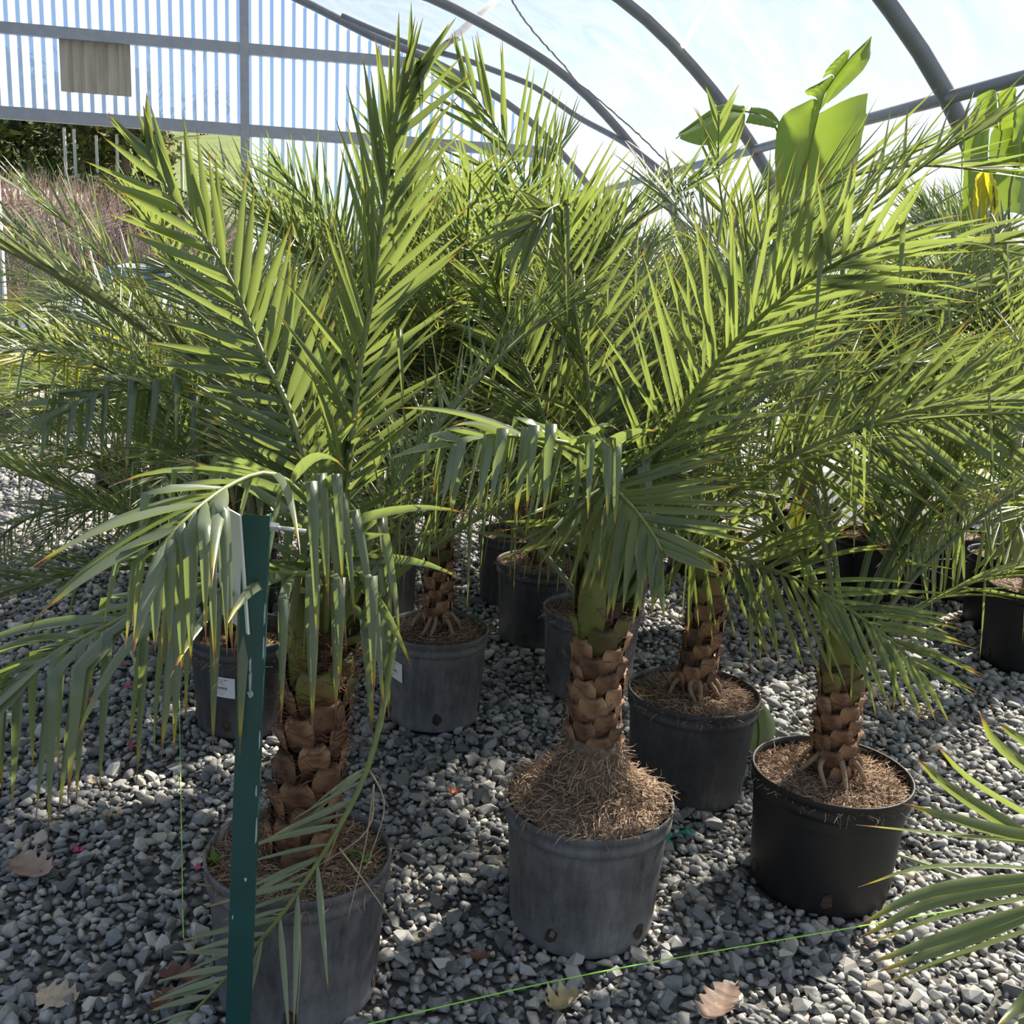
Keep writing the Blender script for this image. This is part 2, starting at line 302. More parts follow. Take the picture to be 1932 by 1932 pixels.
pts = []
def cell(y): return .0250 if y < 3.0 else (.029 if y < 4.2 else .036)
y = 1.25
while y < WD+4.5:
    c = cell(y) if y < 8 else .052; hw = .56*y+.85; n = int(2*hw/c)
    xs = np.linspace(-hw, hw, n) + RNG.uniform(-.5, .5, n)*c; ys = y + RNG.uniform(-.5, .5, n)*c
    for a, b in zip(xs, ys): pts.append((a, b, c))
    y += c*.92
pts = np.array(pts); keep = np.ones(len(pts), bool)
for k in POTS.values(): keep &= (pts[:, 0]-k[1])**2+(pts[:, 1]-k[2])**2 > (k[3]*.42)**2
dd = pts[:, 0]*AX.x+pts[:, 1]*AX.y; uu = pts[:, 0]*CR.x+pts[:, 1]*CR.y
keep &= (dd < WD+.0) & (uu < -UL+2*UR-.1) ; pts = pts[keep]
N = len(pts); size = pts[:, 2]*np.clip(RNG.lognormal(-.42, .33, N), .42, 1.5)*1.05; qz = RNG.uniform(0, 2*np.pi, N)
tilt = RNG.normal(0, .35, (N, 2)); zc = size*.30 + RNG.uniform(0, .009, N)
def rotm(i):
    return (Matrix.Rotation(qz[i], 3, 'Z') @ Matrix.Rotation(tilt[i, 0], 3, 'X') @ Matrix.Rotation(tilt[i, 1], 3, 'Y'))
HM = [mesh('stone', V_, [tuple(t) for t in T_], STONE) for V_, T_ in HULLS]
# the 300 stones that show largest become parts of their own
score = []
Cx = np.array(pts[:, :2]); dep = pts[:, 1]*math.cos(PITCH)+1.65*math.sin(PITCH)
px = 966+F*(pts[:, 0]*math.cos(ROLL)+(pts[:, 1]*math.sin(PITCH)-1.65*math.cos(PITCH))*math.sin(ROLL))/dep
py = 966-F*((pts[:, 1]*math.sin(PITCH)-1.65*math.cos(PITCH))*math.cos(ROLL)-pts[:, 0]*math.sin(ROLL))/dep
vis = (px > 10) & (px < 1922) & (py < 1925) & (py > 1400) & ~((px > 395) & (px < 740)) & ~((px > 1620) & (py < 1860))
sc = np.where(vis, size/dep, 0); top = np.argsort(-sc)[:300]; single = np.zeros(N, bool); single[top] = True
for i in top:
    h = int(i) % len(HULLS); o = link('stone', HM[h], floor); o.location = (pts[i, 0], pts[i, 1], zc[i]+.002); o.rotation_euler = rotm(i).to_euler(); o.scale = (size[i],)*3
VV = []; TT = []; base = 0; rest = np.where(~single)[0]
for lib, sel in ((HULLS, rest[pts[rest, 1] < 4.4]), (FAR, rest[pts[rest, 1] >= 4.4])):
    grp = RNG.integers(0, len(lib), len(sel))
    for h, (V_, T_) in enumerate(lib):
        s_ = sel[grp == h]
        if not len(s_): continue
        cz, sz = np.cos(qz[s_]), np.sin(qz[s_]); tx, ty = tilt[s_, 0], tilt[s_, 1]
        P = V_[None]*size[s_][:, None, None]; x, y_, z = P[..., 0], P[..., 1], P[..., 2]
        z2 = z*np.cos(tx)[:, None]+y_*np.sin(tx)[:, None]; y2 = y_*np.cos(tx)[:, None]-z*np.sin(tx)[:, None]
        x3 = x*np.cos(ty)[:, None]+z2*np.sin(ty)[:, None]; z3 = z2*np.cos(ty)[:, None]-x*np.sin(ty)[:, None]
        X = x3*cz[:, None]-y2*sz[:, None]+pts[s_, 0][:, None]; Y = x3*sz[:, None]+y2*cz[:, None]+pts[s_, 1][:, None]; Z = z3+zc[s_][:, None]
        v = np.stack([X, Y, Z], -1).reshape(-1, 3); t = (T_[None]+(np.arange(len(s_))*len(V_))[:, None, None]+base).reshape(-1, 3)
        VV.append(v); TT.append(t); base += len(v)
VV = np.concatenate(VV); TT = np.concatenate(TT)
me = bpy.data.meshes.new('gravel'); me.vertices.add(len(VV)); me.vertices.foreach_set('co', VV.astype(np.float32).ravel()); me.loops.add(len(TT)*3); me.loops.foreach_set('vertex_index', TT.astype(np.int32).ravel())
me.polygons.add(len(TT)); me.polygons.foreach_set('loop_start', np.arange(len(TT), dtype=np.int32)*3); me.polygons.foreach_set('loop_total', np.full(len(TT), 3, np.int32)); me.update(calc_edges=True); me.materials.append(STONE)
tag(link('gravel', me, floor), kind='stuff')
print('stones', N, 'tris', len(TT))
# ------------------------------------------------------------------ palm fronds
Z = Vector((0, 0, 1))
def leaflet(base, d, wv, L, wid, droop, kink=None, fold=.5, nseg=6, rnd=.5, age=.3, twist=0):
    """one folded leaflet: rings of left edge, midrib, right edge"""
    V = []; C = []; p = base.copy(); d = d.normalized(); ds = L/nseg; kinked = False
    wv = Quaternion(d, twist) @ wv
    for i in range(nseg+1):
        t = i/nseg; wv = (wv - d*wv.dot(d)).normalized(); n = d.cross(wv)
        wd = wid*(.30+.70*math.sin(math.pi*.5*min(1, t/.3)) if t < .3 else max(.03, (1-((t-.3)/.7)**1.5)))*.5
        V += [p-wv*wd+n*wd*fold, p-n*wd*fold*.6, p+wv*wd+n*wd*fold]; C += [(t, rnd, age, 1)]*3
        if i == nseg: break
        p = p + d*ds
        d = (d - Z*droop*(ds/.05)*.1*(.4+t)).normalized()
        if kink is not None and not kinked and t+1/nseg >= kink: d = (Vector((d.x, d.y, 0))*random.uniform(.1, .32) - Z).normalized(); kinked = True
    Fc = []
    for i in range(nseg): a = i*3; Fc += [(a, a+1, a+4, a+3), (a+1, a+2, a+5, a+4)]
    return V, Fc, C
def frond(P, N0, n=38, L=.26, wid=.015, droop=.2, kink=0., start=.2, ang=(62, 24), dihed=22, seed=0, r0=.010, nseg=6, age=.35, roll=0., jitter=1.0, up=None, bare_side=None):
    """rachis along points P; N0(t-dir) gives the upper side. returns (rachis V,F), leaflets list"""
    rr = random.Random(seed); K = 26; Q, LEN = catmull(P, K)
    R = tube(Q, [r0*(1-.85*(i/(K-1))**.8)+.0012 for i in range(K)], 6)
    h = Q[-1]-Q[0]; h.z = 0
    S0 = N0 if N0 is not None else (h.normalized().cross(Z) if h.length > .03 else Vector((1, 0, 0)))
    out = []
    for i in range(n):
        t = start+(1-start)*(i+.5)/n
        for side in (-1, 1):
            if bare_side == side and rr.random() < .85: continue
            tt = min(.995, t + rr.uniform(-.35, .35)/n); f = tt*(K-1); k = min(K-2, int(f)); b = Q[k].lerp(Q[k+1], f-k)
            T = (Q[min(K-1, k+2)]-Q[max(0, k-1)]).normalized(); Sd = (S0 - T*S0.dot(T)).normalized(); Nn = Sd.cross(T)
            if roll: qq = Quaternion(T, roll); Sd = qq @ Sd; Nn = qq @ Nn
            s = (tt-start)/(1-start); a = math.radians(ang[0]+(ang[1]-ang[0])*s**1.1 + rr.gauss(0, 5*jitter)); dh = math.radians(dihed+rr.gauss(0, 9*jitter))
            d = T*math.cos(a) + (Sd*side*math.cos(dh)+Nn*math.sin(dh))*math.sin(a)
            l = L*(.55+.45*math.sin(math.pi*min(1, .25+s*.62)))*(1-.38*max(0, (s-.8)/.2))*rr.uniform(.9, 1.08)
            wv = T - d*T.dot(d)
            kk = rr.uniform(.08, .38) if rr.random() < kink else None
            out.append(leaflet(b, d, wv, l, wid*rr.uniform(.85, 1.1), droop*rr.uniform(.6, 1.4), kk, nseg=nseg, rnd=rr.random(), age=min(1, max(0, age+rr.gauss(0, .25))), twist=side*rr.uniform(.0, .7)))
    # spines on the petiole
    return R, out
RC = (0, .9, 0, 1)
def joined(R, lf, name, mat):
    b = MB(); b.add(R[0], R[1], RC)
    for V, Fc, C in lf: b.add(V, Fc, C)
    return mesh(name, b.V, b.F, mat, b.C, True)
# generic frond library: base at origin, growing towards +X
LIB = []
for ci, (el, bend, L, n, lf, dr, kk) in enumerate([(84, 22, 1.28, 40, .25, .12, 0), (74, 40, 1.3, 40, .26, .15, .02), (63, 58, 1.28, 40, .26, .2, .05), (52, 72, 1.22, 40, .27, .25, .1), (40, 80, 1.15, 38, .27, .3, .15), (26, 78, 1.08, 36, .27, .4, .3), (12, 66, 1.0, 34, .26, .5, .4)]):
    row = []
    for sd in range(3):
        rr = random.Random(ci*10+sd); P = [Vector((0, 0, 0))]; e = math.radians(el+rr.uniform(-4, 4)); yaw = 0; bd = math.radians(bend*rr.uniform(.8, 1.2)); l = L*rr.uniform(.93, 1.07); sw = rr.uniform(-.25, .25)
        for i in range(12):
            t = i/11; ee = e-bd*t**1.35; yaw = sw*t; P.append(P[-1]+Vector((math.cos(ee)*math.cos(yaw), math.cos(ee)*math.sin(yaw), math.sin(ee)))*l/12)
        R, lf_ = frond(P, Vector((0, -1, 0)), n+7, lf*1.12, .0105, dr*2.8, kk, .2, (60, 26), 24, ci*31+sd, .009, 6, .05, rr.uniform(-.7, .7), 1.7)
        row.append([joined(R, lf_, 'frond', m) for m in (LEAF, LEAFB, LEAFY)])
    LIB.append(row)
# ------------------------------------------------------------------ potted palms
def pot_parts(root, k, rnd, holes=True):
    _, x, y, D, h, mat = POTS[k]; R = D/2; ph = rnd.uniform(0, 6.28); wa = rnd.uniform(.006, .016)
    warp = lambda a, z: wa*math.cos(2*a+ph)*(z/h) + .005*math.cos(3*a+ph*2)
    pr = [(0, .004), (R*.80, .004), (R*.845, .0), (R*.865, .008), (R*.875, .03), (R*.93, h*.66), (R*.945, h-.062), (R*.955, h-.058), (R*.985, h-.054), (R*.99, h-.040), (R*.975, h-.036), (R*.978, h-.022), (R*.995, h-.018), (R*1.0, h-.004), (R*.99, h), (R*.965, h-.002), (R*.955, h-.02), (R*.94, h-.09)]
    v, f = lathe(pr, 44, warp); pot = obj('pot', v, f, mat, root, smooth=True)
    if holes:
        a0 = -math.pi/2+rnd.uniform(-.5, .3)
        for j in range(5):
            a = a0+j*2*math.pi/5; zc_ = .055; rr_ = R*.885+.0015; b = MB()
            ring = []
            for q in range(10):
                t = 2*math.pi*q/10; da = .018*math.cos(t)*rnd.uniform(.7, 1.2)/rr_; dz = .022*math.sin(t)*rnd.uniform(.7, 1.2); ring.append(((rr_+.002*warp(a, zc_))*math.cos(a+da), rr_*math.sin(a+da), zc_+dz))
            c = (rr_*.985*math.cos(a), rr_*.985*math.sin(a), zc_); b.add(ring+[c], [(q, (q+1) % 10, 10) for q in range(10)]); b.obj('drain_hole', HOLE, pot)
    return pot, R, h, warp
def strands(b, n, gen, rnd, w=(.0009, .0022), seg=4):
    for _ in range(n):
        p, d, L, curl, grav = gen(); ww = rnd.uniform(*w); V = []; Fc = []; a = d.orthogonal().normalized()
        for i in range(seg+1):
            a = (a-d*a.dot(d)).normalized(); c = d.cross(a); k = ww*(1-.6*i/seg)
            V += [p+a*k, p-a*.5*k+c*.87*k, p-a*.5*k-c*.87*k]
            p = p+d*(L/seg); d = (d+Vector((rnd.gauss(0, curl), rnd.gauss(0, curl), rnd.gauss(0, curl)-grav))).normalized()
        for i in range(seg):
            for q in range(3): Fc.append((i*3+q, i*3+(q+1) % 3, i*3+3+(q+1) % 3, i*3+3+q))
        b.add(V, Fc)
def soil_parts(root, R, h, rnd, mound=.0, drop=.03, nroot=900, cone=None, warp=None):
    V = []; Fc = []; nr, na = 12, 36; rs = R*.945
    def zs(r, a=0): return h-drop+mound*(1-min(1, r/rs)**1.8)
    for i in range(nr+1):
        r = rs*i/nr
        for k in range(na):
            a = 2*math.pi*k/na; V.append((r*math.cos(a), r*math.sin(a), zs(r)+rnd.gauss(0, .0035)))
    for i in range(nr):
        for k in range(na): Fc.append((i*na+k, i*na+(k+1) % na, (i+1)*na+(k+1) % na, (i+1)*na+k))
    soil = obj('soil', V, Fc, SOIL, root, smooth=True); b = MB()
    def gen():
        r = rs*math.sqrt(rnd.random())*.98; a = rnd.uniform(0, 6.28); p = Vector((r*math.cos(a), r*math.sin(a), zs(r)+.003)); q = a+rnd.gauss(0, 1.0)
        return p, Vector((math.cos(q), math.sin(q), rnd.uniform(-.1, .5))).normalized(), rnd.uniform(.02, .06), .35, .18
    strands(b, nroot, gen, rnd)
    if cone:
        cr, ch = cone
        def gen2():
            a = rnd.uniform(0, 6.28); zz = rnd.random(); rr_ = cr*(.80+.30*(1-zz)**2)*rnd.uniform(.92, 1.06); p = Vector((rr_*math.cos(a), rr_*math.sin(a), h-drop+mound*.82+ch*zz)); q = a+rnd.gauss(0, .9)
            return p, Vector((math.cos(q)*.4, math.sin(q)*.4, -.5+rnd.gauss(0, .45))).normalized(), rnd.uniform(.02, .06), .38, .05
        strands(b, int(nroot*.8), gen2, rnd, (.001, .0028))
        v, f = lathe([(cr*1.15, h-drop+mound*.8), (cr*.98, h-drop+mound+ch*.3), (cr*.82, h-drop+mound+ch), (0, h-drop+mound+ch)], 20); obj('root_collar', v, f, SOIL, root, smooth=True)
    if b.V: b.obj('root_fibres', ROOT, root, kind='stuff')
    return zs(0)
# boot mesh library: scale-like cut leaf bases, pointing +X, up +Z
def bootmesh(seed, mat, lng=1.0):
    r = random.Random(seed); V = []; Fc = []; nu, nv = 7, 6
    for j in range(nv):
        t = j/(nv-1); wdt = (.35+.75*math.sin(math.pi*(.18+.62*t)))*.031*(1 if t < .95 else .86)
        for i in range(nu):
            s = i/(nu-1)*2-1; z = (-.032+.066*t*lng) - abs(s)**1.5*.012*(1-t) - (.006*(1-s*s) if j == nv-1 else 0)
            V.append((.004+.026*(t**.7)*(1-.75*s*s)+r.uniform(-.001, .001), s*wdt, z+r.uniform(-.0008, .0008)))
    nb = len(V)
    for i in range(nu): V.append((-.01, V[(nv-1)*nu+i][1]*.7, V[(nv-1)*nu+i][2]-.006))
    for j in range(nv-1):
        for i in range(nu-1): Fc.append((j*nu+i, j*nu+i+1, (j+1)*nu+i+1, (j+1)*nu+i))
    for i in range(nu-1): Fc.append(((nv-1)*nu+i, (nv-1)*nu+i+1, nb+i+1, nb+i))
    return mesh('leaf_base', V, Fc, mat, smooth=True)
BOOTS = [bootmesh(i, BOOT) for i in range(5)]; BOOTSG = [bootmesh(20+i, BOOTG, 1.15) for i in range(4)]; STUB = [bootmesh(40+i, PETIOLE, 2.4) for i in range(4)]
def trunk_parts(root, z0, z1, rad, rnd, lean=(0, 0), nboot=46, fibre=300, green=.35, hairy=0):
    c = lambda z: Vector((lean[0]*((z-z0)/(z1-z0)), lean[1]*((z-z0)/(z1-z0)), z))
    zz = np.linspace(z0-.03, z1+.03, 12); v, f = tube([c(z) for z in zz], [rad*(.80+.12*math.sin(k*.9)) for k in range(12)], 18); tr = obj('trunk', v, f, BARK, root, smooth=True)
    for i in range(nboot):
        t = i/(nboot-1); z = z0+.01+(z1-z0-.02)*t; a = i*2.39996+rnd.uniform(-.1, .1); lib = BOOTSG if t > 1-green else BOOTS
        if t > .93: lib = STUB
        o = link('leaf_base', rnd.choice(lib), tr); o.location = c(z)+Vector((math.cos(a), math.sin(a), 0))*rad*.78; o.rotation_euler = (0, rnd.uniform(-.12, .18), a); s = rad/.062*rnd.uniform(.9, 1.12)*(1.0 if lib is not STUB else 1.15); o.scale = (s, s, s)
    if fibre:
        b = MB()
        def gen():
            a = rnd.uniform(0, 6.28); z = rnd.uniform(z0+hairy*.0, z1+.05); p = c(min(z, z1))+Vector((math.cos(a), math.sin(a), 0))*rad*rnd.uniform(.85, 1.08+hairy*.12); p.z = z
            q = a+math.pi/2*rnd.choice((-1, 1)); return p, Vector((math.cos(q), math.sin(q), rnd.uniform(-.6, .6))).normalized(), rnd.uniform(.03, .10), .3, .05
        strands(b, fibre, gen, rnd, (.0007, .0016)); b.obj('trunk_fibre', FIBRE, tr, kind='stuff')
    return tr
PALM = {}
# gaps between the crowns through which the sun reaches the gravel (fronds are not grown into them)
GAPS = [(np.array(atz(x_, y_, .02)), r_) for x_, y_, r_ in ((1340, 1620, .17), (1400, 1600, .12), (925, 1690, .10), (360, 1460, .15), (420, 1470, .10), (1225, 1165, .13), (1480, 1350, .14), (1790, 1500, .24), (1880, 1400, .2), (850, 1190, .12), (540, 1330, .12), (1320, 1310, .12))]
SUNV = np.array(SUND); VC = {}
def blocks(me_, mt, own):
    if me_.name not in VC:
        a_ = np.empty(len(me_.vertices)*3, np.float32); me_.vertices.foreach_get('co', a_); VC[me_.name] = a_.reshape(-1, 3)[::2]
    m_ = np.array(mt); P_ = VC[me_.name] @ m_[:3, :3].T + m_[:3, 3]
    for g, r_ in GAPS:
        q_ = P_-g; t_ = q_ @ SUNV; d_ = np.linalg.norm(q_-t_[:, None]*SUNV, axis=1)
        if ((d_ < r_) & (t_ > .3)).sum() > 10: return True
    for k_, x_, y_, D_, h_, m2_ in POTS.values():
        if k_ == own: continue
        r2_ = np.hypot(P_[:, 0]-x_, P_[:, 1]-y_)
        if ((r2_ < D_*.5+.01) & (P_[:, 2] < h_+.012)).any() or ((r2_ < .085) & (P_[:, 2] < h_+.5)).any(): return True
    return False
def palm(k, label, n, trunk, crown=None, seed=0, mats=(0, 1), avoid=None, els=None, scale=1.0, mound=.0, cone=None, hero=False, drop=.03, rad=.062, hairy=0, lean=(0, 0), green=.35, group='potted date palms', nroot=None, extra_up=0):
    rnd = random.Random(seed); _, x, y, D, h, m = POTS[k]; root = empty('potted_palm', (x, y, .012), label, 'palm', group)
    pot, R, h, warp = pot_parts(root, k, rnd, hero or y < 4.6); zs = soil_parts(root, R, h, rnd, mound, drop, nroot if nroot is not None else (1500 if hero else 350), cone, warp)
    z0 = zs-.01; z1 = zs+trunk
    trunk_parts(root, z0+(cone[1]*.7 if cone else 0), z1, rad, rnd, lean, 44 if hero else 22, (1000 if hairy else 300) if hero else 60, green, hairy)
    PALM[k] = (root, Vector((lean[0], lean[1], z1)), rnd)
    placed = 0; i = 0
    while placed < n and i < n*30:
        ci = int(np.clip(rnd.triangular(0, 6.99, 1.6) if els is None else rnd.uniform(*els), 0, 6)); a = i*2.39996+rnd.uniform(-.3, .3); i += 1
        if avoid and avoid(a % (2*math.pi), ci): continue
        me_ = LIB[ci][rnd.randrange(3)][rnd.choice(mats)]; s = scale*rnd.uniform(.88, 1.1); lc = Vector((lean[0], lean[1], z1+rnd.uniform(-.03, .05)))+Vector((math.cos(a), math.sin(a), 0))*.02
        mt = Matrix.Translation(Vector((x, y, .012))+lc) @ Matrix.Rotation(a, 4, 'Z') @ Matrix.Scale(s, 4); bad = False
        for q in range(0, len(me_.vertices), 97):
            pw = mt @ me_.vertices[q].co
            if pw.z > zprof(pw.dot(CR))-.12 or pw.dot(AX) > WD-.1: bad = True; break
        if bad or blocks(me_, mt, k): continue
        o = link('frond', me_, root); o.location = lc; o.rotation_euler = (0, rnd.uniform(-.06, .06), a); o.scale = (s, s, s); placed += 1
    return root
def toward(a, lo, hi): return lo < (a/math.pi*180) % 360 < hi      # azimuth degrees, 270 = towards the camera
cone_front = lambda w0, cmax: (lambda a, c: toward(a, 270-w0, 270+w0) and c >= cmax)
palm('P1', 'potted date palm with hairy red-brown trunk behind the green metal post', 8, .50, seed=1, hero=True, hairy=1, mats=(0, 0, 1), avoid=lambda a, c: not toward(a, 0, 150) or c < 2 or c > 5, drop=.03, mound=.015, rad=.070, lean=(.045, .03), green=.22)
palm('P2', 'potted date palm with root mound rising above the scuffed grey pot rim', 13, .42, seed=2, hero=True, avoid=lambda a, c: (toward(a, 200, 340) and c > 2) or (toward(a, 95, 265) and c < 4) or c < 1 or c > 5, mound=.075, cone=(.085, .10), drop=.004, rad=.062, lean=(.0, .02), green=.2)
palm('P3', 'potted date palm in dark dented pot with a fallen banana leaf behind it', 13, .44, seed=3, hero=True, avoid=lambda a, c: (toward(a, 190, 350) and c >= 1) or c < 2 or c > 4, mound=.03, rad=.058, lean=(.02, 0), green=.25)
palm('P4', 'potted date palm in clean black pot beside the taut green string', 11, .36, seed=4, hero=True, avoid=lambda a, c: toward(a, 150, 355) or c < 1 or c > 4, mound=.02, rad=.056, lean=(0, .02), green=.3)
palm('P5', 'potted date palm in grey pot with a small white sticker and golden roots', 24, .40, seed=5, hero=True, avoid=lambda a, c: c > 5 or (toward(a, 225, 315) and c > 4), mound=.03, rad=.05, nroot=900)
palm('P6', 'potted date palm with white barcode sticker on its dark pot behind the green post', 26, .38, seed=6, hero=True, avoid=lambda a, c: (toward(a, 200, 340) and c > 3) or c < 1, mound=.0, drop=.07, rad=.055, mats=(0, 1, 1), nroot=600, scale=.95)
palm('P7', 'potted date palm in grey pot standing directly behind the root-mound palm', 27, .42, seed=7, avoid=lambda a, c: c > 5 or (toward(a, 225, 315) and c > 4), nroot=900)
palm('P8', 'potted date palm in dark tall pot between two grey pots', 25, .42, seed=8, avoid=lambda a, c: c > 5 or (toward(a, 225, 315) and c > 4), mound=.03, nroot=700)
palm('P9', 'potted date palm in dark pot half hidden behind the dark tall pot', 24, .45, seed=9, avoid=lambda a, c: c > 5 or (toward(a, 225, 315) and c > 4))
palm('P10', 'potted date palm in pale grey pot standing in sunlit gravel', 24, .45, seed=10, avoid=lambda a, c: c > 5 or (toward(a, 225, 315) and c > 4))
palm('P11', 'potted date palm in grey pot behind the golden-rooted palm', 26, .45, seed=11, avoid=lambda a, c: c > 5 or (c < 1 and toward(a, 90, 270)))
palm('P12', 'potted date palm in black pot behind the barcode sticker palm', 26, .36, seed=12, mats=(0, 1, 2), avoid=lambda a, c: (toward(a, 200, 340) and c > 4) or c < 2, scale=1.0)
palm('B5', 'potted date palm with arching fronds over the sunlit gravel by the doorway', 22, .30, seed=13, mats=(1, 0), avoid=lambda a, c: (toward(a, 200, 340) and c > 4) or c < 3, scale=.85)
palm('R1', 'potted date palm in black pot next to the pot with a wooden stake', 26, .42, seed=14, avoid=lambda a, c: c > 5 or (toward(a, 200, 340) and c > 4))
palm('R3', 'multi-stemmed spiny date palm in black pot near the yellow-green leaf', 24, .30, seed=15, avoid=cone_front(80, 3))
palm('R2', 'potted date palm in large black pot with a wooden stake', 24, .55, seed=16, avoid=lambda a, c: c > 5 or c < 1 or (toward(a, 180, 240) and c > 3))
palm('B1', 'yellowing potted date palm beside the open doorway', 24, .34, seed=17, mats=(0, 1, 2, 2), avoid=lambda a, c: (toward(a, 200, 340) and c > 4) or c < 2, scale=.8)
palm('B2', 'tall potted date palm before the corrugated wall by the steel post', 22, .55, seed=18, mats=(0, 1))
palm('B3', 'tall potted date palm under the diagonal roof brace', 22, .6, seed=19, scale=1.05)
palm('B4', 'tall potted date palm in front of the banana plant', 22, .5, seed=20, mats=(0, 0, 2))
# keyed fronds: rachis points (pixel x, pixel y, distance Y)
NIND = {}
def key(k, pts, L=.26, wid=.015, n=36, droop=.2, kinkp=0., side=None, seed=0, mat=LEAF, ind=True, skip=None, **kw):
    root, cr, rnd = PALM[k]; O = Vector(root.location); P = [cr*1.0 + Vector((0, 0, -.02))] + [at(*p)-O for p in pts]
    R, lf = frond(P, Vector(side) if side else None, n, L, wid, droop, kinkp, seed=seed, nseg=8, **kw)
    if skip:
        def sx_(l): v = l[0][len(l[0])//2+1]+O-EYE; return 966+F*v.dot(RIGHT)/v.dot(FWD)
        lf = [l for l in lf if not (skip[0] < sx_(l) < skip[1] and rnd.random() < .85)]
    if ind and NIND.get(k, 0)+len(lf) <= 300:
        NIND[k] = NIND.get(k, 0)+len(lf); fo = obj('frond', R[0], R[1], RACHIS, root, smooth=True)
        for V, Fc, C in lf: obj('leaflet', V, Fc, mat, fo, C, True)
    else: fo = link('frond', joined(R, lf, 'frond', mat), root)
    return fo
FX = (1, 0, 0)
key('P1', [(680, 1095, 2.05), (590, 1084, 1.95), (480, 1085, 1.87), (350, 1112, 1.80), (220, 1172, 1.75), (90, 1240, 1.70), (-30, 1335, 1.68)], .40, .026, 30, 1.6, .8, seed=1, mat=LEAFB, start=.12, dihed=5, age=.8)
key('P1', [(615, 1010, 2.0), (560, 925, 1.90), (505, 893, 1.84), (440, 912, 1.76), (365, 965, 1.62), (295, 1040, 1.54)], .38, .0225, 30, 1.6, .8, skip=(425, 530), seed=2, mat=LEAFB, start=.22, dihed=8, age=.8)
key('P1', [(655, 900, 2.15), (680, 690, 2.2), (702, 560, 2.2), (722, 400, 2.2), (738, 300, 2.2), (755, 195, 2.2), (790, 125, 2.2)], .27, .0165, 42, .12, .08, side=(.85, .5, 0), seed=3, start=.22, dihed=28, ang=(48, 12), jitter=1.6)
key('P1', [(570, 850, 2.2), (490, 655, 2.3), (432, 520, 2.33), (372, 430, 2.34), (318, 360, 2.34), (280, 285, 2.34)], .26, .0225, 26, .08, 0, side=(.75, 0, .66), seed=4, start=.28, dihed=12, ang=(62, 18))
fo = key('P1', [(735, 1190, 2.03), (735, 1262, 1.96), (700, 1430, 1.90), (640, 1560, 1.845), (540, 1715, 1.80), (440, 1830, 1.77), (350, 1925, 1.74)], .24, .014, 26, .25, 0, seed=5, mat=LEAFD, start=.42, dihed=-5, ang=(50, 25), bare_side=-1, r0=.0085)
key('P2', [(1112, 760, 2.5), (1095, 650, 2.5), (1075, 530, 2.5), (1062, 440, 2.46), (1058, 390, 2.4), (1035, 395, 2.33), (990, 440, 2.27)], .29, .0145, 44, .5, .1, side=(.8, .6, 0), seed=6, start=.25, dihed=30, jitter=1.6)
key('P2', [(1165, 940, 2.2), (1110, 855, 2.02), (1010, 825, 1.90), (910, 826, 1.84), (845, 845, 1.80)], .27, .025, 24, 1.5, .85, seed=7, mat=LEAFB, start=.3, dihed=25, age=.5)
key('P2', [(1110, 975, 2.28), (1140, 918, 2.12), (1187, 949, 1.98), (1228, 1001, 1.90), (1250, 1040, 1.86)], .28, .020, 28, .15, 0, side=(.8, 0, .6), seed=8, start=.3, dihed=15, age=.6, ang=(70, 30))
key('P2', [(1020, 770, 2.55), (975, 660, 2.58), (945, 568, 2.58), (925, 520, 2.52)], .26, .0135, 42, .4, .1, side=(.9, .4, 0), jitter=1.5, seed=9, start=.3, dihed=20)
key('P7', [(1085, 640, 3.6), (1045, 480, 3.5), (1007, 397, 3.45), (964, 291, 3.4), (921, 216, 3.4), (872, 151, 3.4)], .36, .017, 42, .06, 0, side=FX, seed=10, start=.2, dihed=12, ang=(66, 20))
key('P3', [(1290, 900, 2.9), (1330, 720, 2.75), (1410, 605, 2.62), (1500, 530, 2.52), (1640, 488, 2.42), (1800, 465, 2.36), (1940, 455, 2.3)], .36, .020, 36, 1.1, .3, seed=11, mat=LEAFB, start=.25, dihed=20, age=.6)
key('P3', [(1350, 700, 3.05), (1430, 470, 2.98), (1500, 400, 2.93), (1600, 335, 2.88), (1740, 312, 2.85), (1880, 325, 2.8)], .30, .014, 40, .2, .05, seed=12, start=.3, dihed=25, age=.4)
key('P3', [(1300, 1030, 2.85), (1390, 1052, 2.6), (1500, 1092, 2.42), (1600, 1148, 2.3), (1690, 1215, 2.2), (1735, 1262, 2.14)], .30, .015, 38, .7, .12, side=(.35, 0, .93), seed=13, start=.22, dihed=12, age=.7, ang=(58, 20))
key('P4', [(1520, 1060, 2.7), (1440, 905, 2.72), (1470, 850, 2.66), (1600, 812, 2.6), (1760, 786, 2.52), (1932, 780, 2.46), (2060, 795, 2.42)], .34, .019, 36, .12, .06, side=(.1, .2, .97), seed=14, start=.3, dihed=12, age=.6, ang=(58, 30))
key('P10', [(1400, 700, 4.2), (1372, 450, 3.95), (1356, 330, 3.9), (1357, 215, 3.85)], .3, .016, 34, .08, 0, side=FX, seed=15, mat=LEAF, ind=False)
key('B4', [(1490, 620, 5.2), (1500, 480, 5.1), (1515, 360, 5.05), (1530, 290, 5.05)], 0.38, .02, 30, .05, 0, side=FX, seed=16, mat=LEAFY, ind=False, ang=(35, 10), age=.9)
key('P6', [(500, 830, 3.0), (400, 718, 2.8), (280, 628, 2.65), (120, 530, 2.55), (-10, 462, 2.5)], .34, .016, 34, .05, 0, seed=17, mat=LEAFD, ang=(20, 8), dihed=30)
key('P6', [(450, 900, 3.15), (400, 790, 3.0), (330, 742, 2.88), (220, 738, 2.78), (100, 775, 2.7)], .36, .028, 26, 1.3, .8, seed=18, mat=LEAFB, age=.5)
